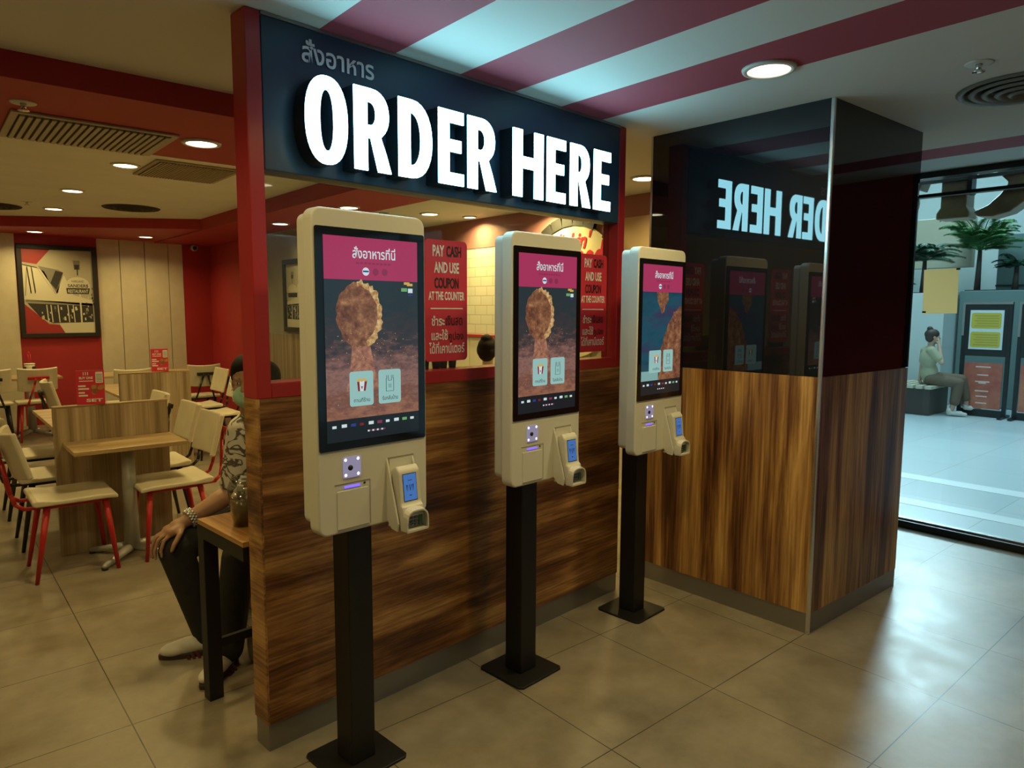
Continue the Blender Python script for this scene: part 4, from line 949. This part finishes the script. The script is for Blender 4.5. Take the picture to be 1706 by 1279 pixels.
# ------------------------------------------------------------------ glass front and the mall outside
frame_black = mat('frame_black', (.010, .012, .014), .35)
def window(n, y0, y1):
    t = thing('window_%d' % n, 'tall fixed glass pane of the shop front in a black frame', 'window', (5.40, y0, 0), 0, kind='structure')
    L = y1 - y0
    MB().box(-.05, .05, 0, L, 0, .05, frame_black, .003).box(-.012, .03, 0, L, .05, .062, steel).box(-.05, .05, 0, L, 2.46, 2.4995, frame_black).box(-.02, .02, .03, L - .03, 2.335, 2.357, frame_black).box(-.05, .05, 0, .03, .05, 2.46, frame_black).box(-.05, .05, L - .03, L, .05, 2.46, frame_black).build('frame', t)
    MB().box(-.006, .006, .03, L - .03, .062, 2.335, glass).box(-.006, .006, .03, L - .03, 2.357, 2.46, glass).build('pane', t)
for i, (a, b) in enumerate(((-4.2, -2.7), (-2.7, -1.2), (.98, 2.08))): window(i + 1, a, b)
struct('wall_red_panel', MB().box(5.34, 5.46, -1.2, .98, 0, 2.5, red_paint), 'dark red wall panel within the shop front', 'wall')
struct('wall_right', MB().box(4.72, 5.46, 2.08, 7.3, 0, 2.5, wall_grey), 'short grey wall beside the glass shop front', 'wall')
paper = mat('kraft_paper', (.80, .68, .46), .8); paper.node_tree.nodes['Principled BSDF'].inputs['Transmission Weight'].default_value = 0
_pb = paper.node_tree.nodes['Principled BSDF']; _po = paper.node_tree.nodes['Material Output']
_tl = nd(paper, 'ShaderNodeBsdfTranslucent'); _tl.inputs[0].default_value = (.92, .72, .44, 1); _mx = nd(paper, 'ShaderNodeMixShader'); _mx.inputs[0].default_value = .8
lk(paper, _pb.outputs[0], _mx.inputs[1]); lk(paper, _tl.outputs[0], _mx.inputs[2]); lk(paper, _mx.outputs[0], _po.inputs[0])
t = thing('paper_notice', 'blank beige paper sheet taped to the glass shop front', 'paper', (5.392, 1.671, 1.541), 0)
MB().box(-.001, .0, 0, .215, 0, .305, paper, M=Matrix.Rotation(R(-1.2), 4, 'X')).build('sheet', t)
tp_ = MB()
for y, z in ((.01, .298), (.205, .008)): tp_.box(-.002, -.001, y - .012, y + .012, z - .006, z + .006, grille_dark)
tp_.build('tape', t)

mall_tile = mat('mall_floor_tile', (.60, .62, .62), .28)
def mall_floor():
    m = mall_tile; b = m.node_tree.nodes['Principled BSDF']
    tc = nd(m, 'ShaderNodeTexCoord'); br = nd(m, 'ShaderNodeTexBrick'); lk(m, tc.outputs['Object'], br.inputs['Vector']); br.inputs['Scale'].default_value = 1; br.offset = 0
    br.inputs['Brick Width'].default_value = .8; br.inputs['Row Height'].default_value = .8; br.inputs['Mortar Size'].default_value = .004
    br.inputs['Color1'].default_value = (.45, .53, .55, 1); br.inputs['Color2'].default_value = (.50, .58, .60, 1); br.inputs['Mortar'].default_value = (.36, .38, .38, 1)
    lk(m, br.outputs['Color'], b.inputs['Base Color'])
mall_floor()
struct('floor_mall', MB().box(5.46, 16.5, -7, 14, -.1, -.005, mall_tile).box(7.02, 7.24, -7, 14, -.05, -.003, mat('mall_floor_band', (.74, .80, .80), .3)).box(6.06, 6.26, -7, 14, -.05, -.003, MATS['mall_floor_band']), 'pale grey mall floor outside the glass front', 'floor')
teal = mat('mall_teal_wall', (.13, .20, .19), .6); mall_pale = mat('mall_pale_wall', (.52, .58, .56), .7); mall_beige = mat('mall_beige_board', (.50, .46, .34), .7)
struct('wall_mall', MB().box(15.6, 15.8, -7, 14, 0, 6.8, mat('mall_far_wall', (.62, .70, .70), .7)), 'tall grey far wall of the mall', 'wall')
struct('trim_mall_roof', (lambda b: ([b.box(6.2 + 1.15 * k, 6.32 + 1.15 * k, -7, 14, 6.6, 6.8, frame_black) for k in range(9)], [b.box(5.5, 15.8, -6 + 3.1 * k, -5.9 + 3.1 * k, 6.8, 6.93, frame_black) for k in range(7)], b)[2])(MB()), 'dark steel roof beams over the mall walkway', 'beam')
struct('trim_fascia', MB().box(5.47, 5.62, -7, 14, 2.76, 3.4, mall_pale), 'plain fascia over the shop front', 'fascia')

sky_glow = mat('added_daylight_glow', (.5, .6, .6), .4, emit=(.62, .90, 1.0), strength=44)
cl = thing('window_4', 'unseen added daylight glazing high in the mall wall', 'window', (15.53, 4.5, 4.5), 0, kind='structure')  # glowing panel added out of view to put a daylight sheen on the floor
MB().box(0, .05, 0, 2.8, 0, 2.1, sky_glow).build('emitter', cl)
cf = MB()
for y in (-.06, 1.37, 2.8): cf.box(-.04, .06, y, y + .06, -.06, 2.16, frame_black)
for z in (-.06, 2.1): cf.box(-.04, .06, 0, 2.8, z, z + .06, frame_black)
cf.build('frame', cl)
letter_brown = speckle(mat('letter_back_bronze', (.2, .15, .08), .35), (.17, .12, .07, 1), (.30, .22, .10, 1), 5)
def big_letter(label, pts, x0=5.72, x1=5.90):
    t = MB().prism(pts, x0, x1, letter_brown, 'yz', .012)
    o = t.build('sign_letter'); tag(o, label, 'letter', 'large bronze sign letters outside the glass front'); return o
big_letter('bronze serif sign letter with straight stem, beside the black column glass', [(1.93, 2.53), (1.93, 2.30), (1.955, 2.26), (1.955, 2.215), (1.745, 2.215), (1.745, 2.26), (1.765, 2.30), (1.765, 2.52), (1.74, 2.56), (1.70, 2.50), (1.66, 2.52), (1.68, 2.66), (2.11, 2.66), (2.11, 2.46), (2.08, 2.44), (2.05, 2.53)])
big_letter('bronze sign letter with a curved foot at the right edge', [(1.72, 2.25), (1.69, 2.215), (1.60, 2.205), (1.50, 2.23), (1.41, 2.30), (1.35, 2.40), (1.33, 2.66), (1.42, 2.66), (1.43, 2.52), (1.53, 2.60), (1.55, 2.66), (1.65, 2.66), (1.64, 2.56), (1.52, 2.43), (1.56, 2.36), (1.63, 2.29)])
o = MB()
ring = [(2.28 + .155 * cos(R(a)), 2.37 + .155 * sin(R(a))) for a in range(0, 360, 12)]
o.prism(ring, 5.72, 5.90, letter_brown, 'yz', .012); o = o.build('sign_letter'); tag(o, 'round bronze sign letter half hidden by the column', 'letter', 'large bronze sign letters outside the glass front')

lr = MB()
for z in (2.375, 2.475): lr.box(5.69, 5.72, .2, 3.0, z, z + .022, frame_black)
for y in (.4, 1.70, 2.9): lr.box(5.60, 5.69, y, y + .03, 2.36, 2.80, frame_black)
struct('trim_letter_rail', lr, 'black rails carrying the bronze letters outside the glass', 'rail')
# mall furniture: poster stands, bench, planter
pos_white = mat('poster_white', (.60, .66, .66), .5); pos_yel = mat('poster_yellow', (.52, .42, .05), .5); pos_org = speckle(mat('poster_orange', (.45, .12, .07), .5), (.34, .06, .05, 1), (.52, .18, .10, 1), 3); pos_line = mat('poster_text_line', (.36, .28, .06), .6); pos_pale = mat('poster_pale_line', (.70, .48, .42), .6)
def poster_stand(label, y0, y1, first):
    t = thing('poster_stand', label, 'notice board', (12.1, y0, 0), 0, 'black poster stands outside')
    L = y1 - y0
    f = MB()
    for y in (0, L - .05): f.box(-.03, .03, y, y + .05, 0, 1.70, frame_black, .004)
    for z in (.0, .05, .90, 1.64): f.box(-.03, .03, .05, L - .05, z, z + .05, frame_black)
    f.box(-.22, .22, 0, .05, 0, .03, frame_black).box(-.22, .22, L - .05, L, 0, .03, frame_black); f.build('frame', t)
    MB().box(-.035, -.02, .0, L, 1.665, 1.70, steel).box(-.035, -.02, L - .03, L, 1.2, 1.665, steel).build('clip_rail', t)
    p = MB(); p.box(-.028, -.02, .05, L - .05, .95, 1.64, frame_black)
    p.box(-.031, -.028, .10, L - .10, 1.0, 1.58, pos_white)
    if first:
        for z0 in (1.03, 1.31):
            p.rrect(.13, L - .12, z0, z0 + .23, .03, -.033, -.031, pos_yel, plane='yz')
            for q in range(5): p.box(-.0335, -.033, .16, L - .16 - .03 * (q % 2), z0 + .03 + q * .037, z0 + .045 + q * .037, pos_line)
    else:
        p.box(-.033, -.031, .10, L - .10, 1.3, 1.48, poster_red)
        for q in range(4): p.box(-.033, -.031, .14, L - .14, 1.04 + q * .05, 1.06 + q * .05, print_dark)
    p.build('upper_poster', t)
    p = MB(); p.box(-.031, -.02, .07, L - .07, .12, .80, pos_org)
    for q, (z, wd) in enumerate(((.74, .40), (.62, .30), (.52, .38), (.50, .2), (.38, .36), (.30, .3), (.20, .3))): p.box(-.0325, -.031, L / 2 - wd * L / 1.3 / 2, L / 2 + wd * L / 1.3 / 2, z - .010, z + .010, pos_pale)
    p.build('lower_poster', t)
poster_stand('black poster stand outside with two yellow panels over an orange poster', 3.03, 3.66, True)
poster_stand('black poster stand outside, cut by the right edge of the photo', 2.30, 2.95, False)
t = thing('planter_bench', 'brown slatted bench outside that the woman sits on', 'bench', (11.45, 3.80, 0))
sl = MB(); 
MB().box(.08, .85, .06, 3.0, 0, .40, mat('bench_brown', (.055, .042, .034), .6)).build('base', t)
for k in range(24): sl.box(0, .9, .02 + k * .125, .11 + k * .125, .40, .448, mall_beige, .004)
sl.build('slats', t)
t = thing('planter_wall', 'pale grey planter box behind the woman on the bench', 'planter', (12.75, 4.14, 0))
MB().box(0, .9, 0, 2.6, 0, 1.86, mall_pale, .01).build('box', t); MB().box(.05, .85, .05, 2.55, 1.86, 1.875, print_dark).build('soil', t)
t = thing('planter_wall', 'dark teal planter box right of the pale grey planter', 'planter', (13.3, 2.9, 0))
MB().box(0, .8, 0, 1.2, 0, 1.9, teal, .01).build('box', t); MB().box(.05, .75, .05, 1.15, 1.9, 1.915, print_dark).build('soil', t)
leafg = mat('palm_green', (.055, .17, .05), .7, spec=.15); leafd = mat('leaf_dark_green', (.022, .075, .04), .7, spec=.15); leafp = mat('leaf_pale_green', (.14, .26, .16), .7, spec=.15)
def palm(label, loc, n, L, m, drop=.5, kids=26, seed=1, trunk=.5):
    t = thing('potted_palm', label, 'plant', loc, 0, 'palms in the mall planters')
    rd = random.Random(seed)
    MB().cone((0, 0, 0), (.02, 0, trunk), .05, .03, MATS['bench_brown'], 10).build('stem', t)
    for i in range(n):
        a = 2 * pi * i / n + rd.uniform(-.3, .3); up = rd.uniform(.3, 1.6); l = L * rd.uniform(.75, 1.1)
        b = MB(); pts = []
        for k in range(9):
            q = k / 8; pts.append(Vector((cos(a) * l * q * (1.1 - .25 * up), sin(a) * l * q * (1.1 - .25 * up), trunk + l * (up * q - (drop + .6 * up) * q * q))))
        b.tube(pts, .007, m, 6)
        side = Vector((-sin(a), cos(a), 0))
        for k in range(kids):
            q = .15 + .85 * k / kids; j = min(7, int(q * 8)); p = pts[j].lerp(pts[j + 1], q * 8 - j); d = (pts[j + 1] - pts[j]).normalized()
            for s in (-1, 1):
                e = p + (side * s * .9 + d * .55 + Vector((0, 0, -.25))) * (.30 * l * (1.05 - q) + .05); wv_ = d * .011
                b.quad([p - wv_, p.lerp(e, .5) - wv_ + Vector((0, 0, .012)), e, p.lerp(e, .5) + wv_ + Vector((0, 0, .012))], m)
        b.build('frond', t)
palm('bushy bright green palm above and right of the taped paper sheet', (13.72, 3.98, 1.9), 38, .80, leafg, .05, 32, 2, .68)
palm('dark leafy palm in the pale planter close to the column', (13.15, 4.62, 1.86), 30, .60, leafd, .16, 26, 5, .55)
palm('small dark palm in the teal planter', (13.75, 3.45, 1.9), 16, .38, leafd, .15, 20, 9, .4)
palm('pale green low palm peeping past the column', (13.0, 5.0, 1.86), 14, .40, leafp, .25, 16, 12, .2)
tag(MB().box(14.4, 14.6, 4.3, 6.2, 2.35, 3.25, mall_beige, .01).build('hanging_board', None), 'plain beige board hanging behind the palms', 'board')
tag(MB().box(14.6, 15.0, .4, 3.95, 0, 2.9, teal, .01).box(14.57, 14.6, .4, 3.95, 2.0, 2.03, frame_black).build('kiosk_block'), 'blue grey kiosk block behind the poster stands', 'kiosk')
tag(MB().prism([(1.5, 1.75), (3.25, 1.75), (3.28, 1.82), (3.20, 1.98), (1.5, 2.0)], 14.15, 14.56, mat('awning_tan', (.36, .20, .12), .7), 'yz', .01).build('awning'), 'tan awning at the right edge behind the poster stands', 'awning')

# woman on the bench
WH, WY = (11.717, 3.925, 1.178), R(-52)
wp, ww, _ = head_prims(WH, WY, .98)
wbp = wp + chain([(11.715, 3.94, 1.12), (11.72, 3.955, 1.0), (11.72, 3.965, .92)], [.048, .048, .06]) + [('e', (11.715, 3.97, .84), (.09, .135, .16), WY), ('e', (11.75, 3.96, .62), (.095, .13, .16), WY)]
wbp += chain([(11.815, 4.06, .965), (11.85, 4.10, .715), (11.83, 4.115, .50)], [.047, .037, .026]) + [('c', (11.83, 4.115, .50), .026, (11.835, 4.105, .462), .022)]
for k in range(4): wbp += chain([(11.845 + (k - 1.5) * .018, 4.10, .468), (11.85 + (k - 1.5) * .02, 4.06, .460), (11.852 + (k - 1.5) * .021, 4.035, .457)], [.009, .0085, .0075])
wbp += chain([(11.815, 4.10, .475), (11.80, 4.07, .462)], [.010, .0085])
wbp += chain([(11.605, 3.895, .975), (11.61, 3.755, .80), (11.68, 3.825, 1.035)], [.047, .037, .026]) + [('c', (11.68, 3.825, 1.035), .024, (11.70, 3.84, 1.09), .026)]
for k in range(4): wbp += chain([(11.70 + (k - 1.5) * .013, 3.835, 1.10), (11.715 + (k - 1.5) * .013, 3.842, 1.135), (11.728 + (k - 1.5) * .012, 3.858, 1.15)], [.009, .0085, .0075])
wbp += chain([(11.685, 3.845, 1.08), (11.672, 3.868, 1.105)], [.0105, .009])
wbp += chain([(11.69, 3.90, .54), (11.80, 3.56, .50), (11.775, 3.63, .10)], [.085, .054, .036]) + chain([(11.86, 3.93, .54), (11.97, 3.58, .54), (12.03, 3.52, .16)], [.085, .054, .036])
woman = fuse(wbp, skin_light, 'person', None, .009, 3)
tag(woman, 'woman in khaki shirt and brown trousers sitting on the bench outside, chin on hand', 'person')
wh = mat('hair_brown', (.035, .018, .012), .55)
fuse([('e', ww(-.022, 0, .040), (.102, .086, .082), WY), ('e', ww(-.05, 0, -.01), (.060, .080, .075), WY), ('e', ww(-.055, 0, .125), (.040, .042, .036), WY)], wh, 'hair', woman, .009, 2)
eyes(ww, .98, woman)
khaki = mat('khaki_shirt', (.36, .34, .22), .8); brown_tr = mat('brown_trousers', (.14, .095, .06), .8)
ws = [('e', (11.715, 3.968, .85), (.112, .158, .165), WY), ('e', (11.75, 3.96, .63), (.115, .15, .17), WY), ('c', (11.718, 3.955, .97), .075, (11.718, 3.95, 1.01), .06)]
ws += chain([(11.76, 4.0, .96), (11.815, 4.06, .965), (11.84, 4.09, .80)], [.07, .064, .055]) + chain([(11.66, 3.93, .965), (11.605, 3.895, .975), (11.605, 3.80, .86)], [.07, .064, .055])
fuse(ws, khaki, 'shirt', woman, .009, 3)
wt = [('e', (11.77, 3.93, .535), (.12, .16, .09), WY)] + chain([(11.69, 3.90, .545), (11.80, 3.57, .50), (11.785, 3.60, .22)], [.098, .078, .070]) + chain([(11.86, 3.93, .545), (11.97, 3.59, .54), (12.015, 3.54, .27)], [.098, .078, .070])
fuse(wt, brown_tr, 'trousers', woman, .009, 3)
def plain_shoe(heel, toe, up):
    h, t_ = Vector(heel), Vector(toe); yaw = math.atan2(t_.y - h.y, t_.x - h.x)
    fuse([('c', tuple(h + Vector((0, 0, .045))), .036, tuple(h.lerp(t_, .6) + Vector((0, 0, .04))), .040), ('c', tuple(h.lerp(t_, .55) + Vector((0, 0, .036))), .038, tuple(h.lerp(t_, .85) + Vector((0, 0, .030))), .028), ('c', tuple(h + Vector((0, 0, .05))), .038, tuple(h + Vector((0, 0, .085))), .040)], shoe_white, 'shoe', woman, .008, 2)
plain_shoe((11.765, 3.66, 0), (11.87, 3.44, 0), 0); plain_shoe((12.03, 3.53, .07), (12.20, 3.36, .06), 1)
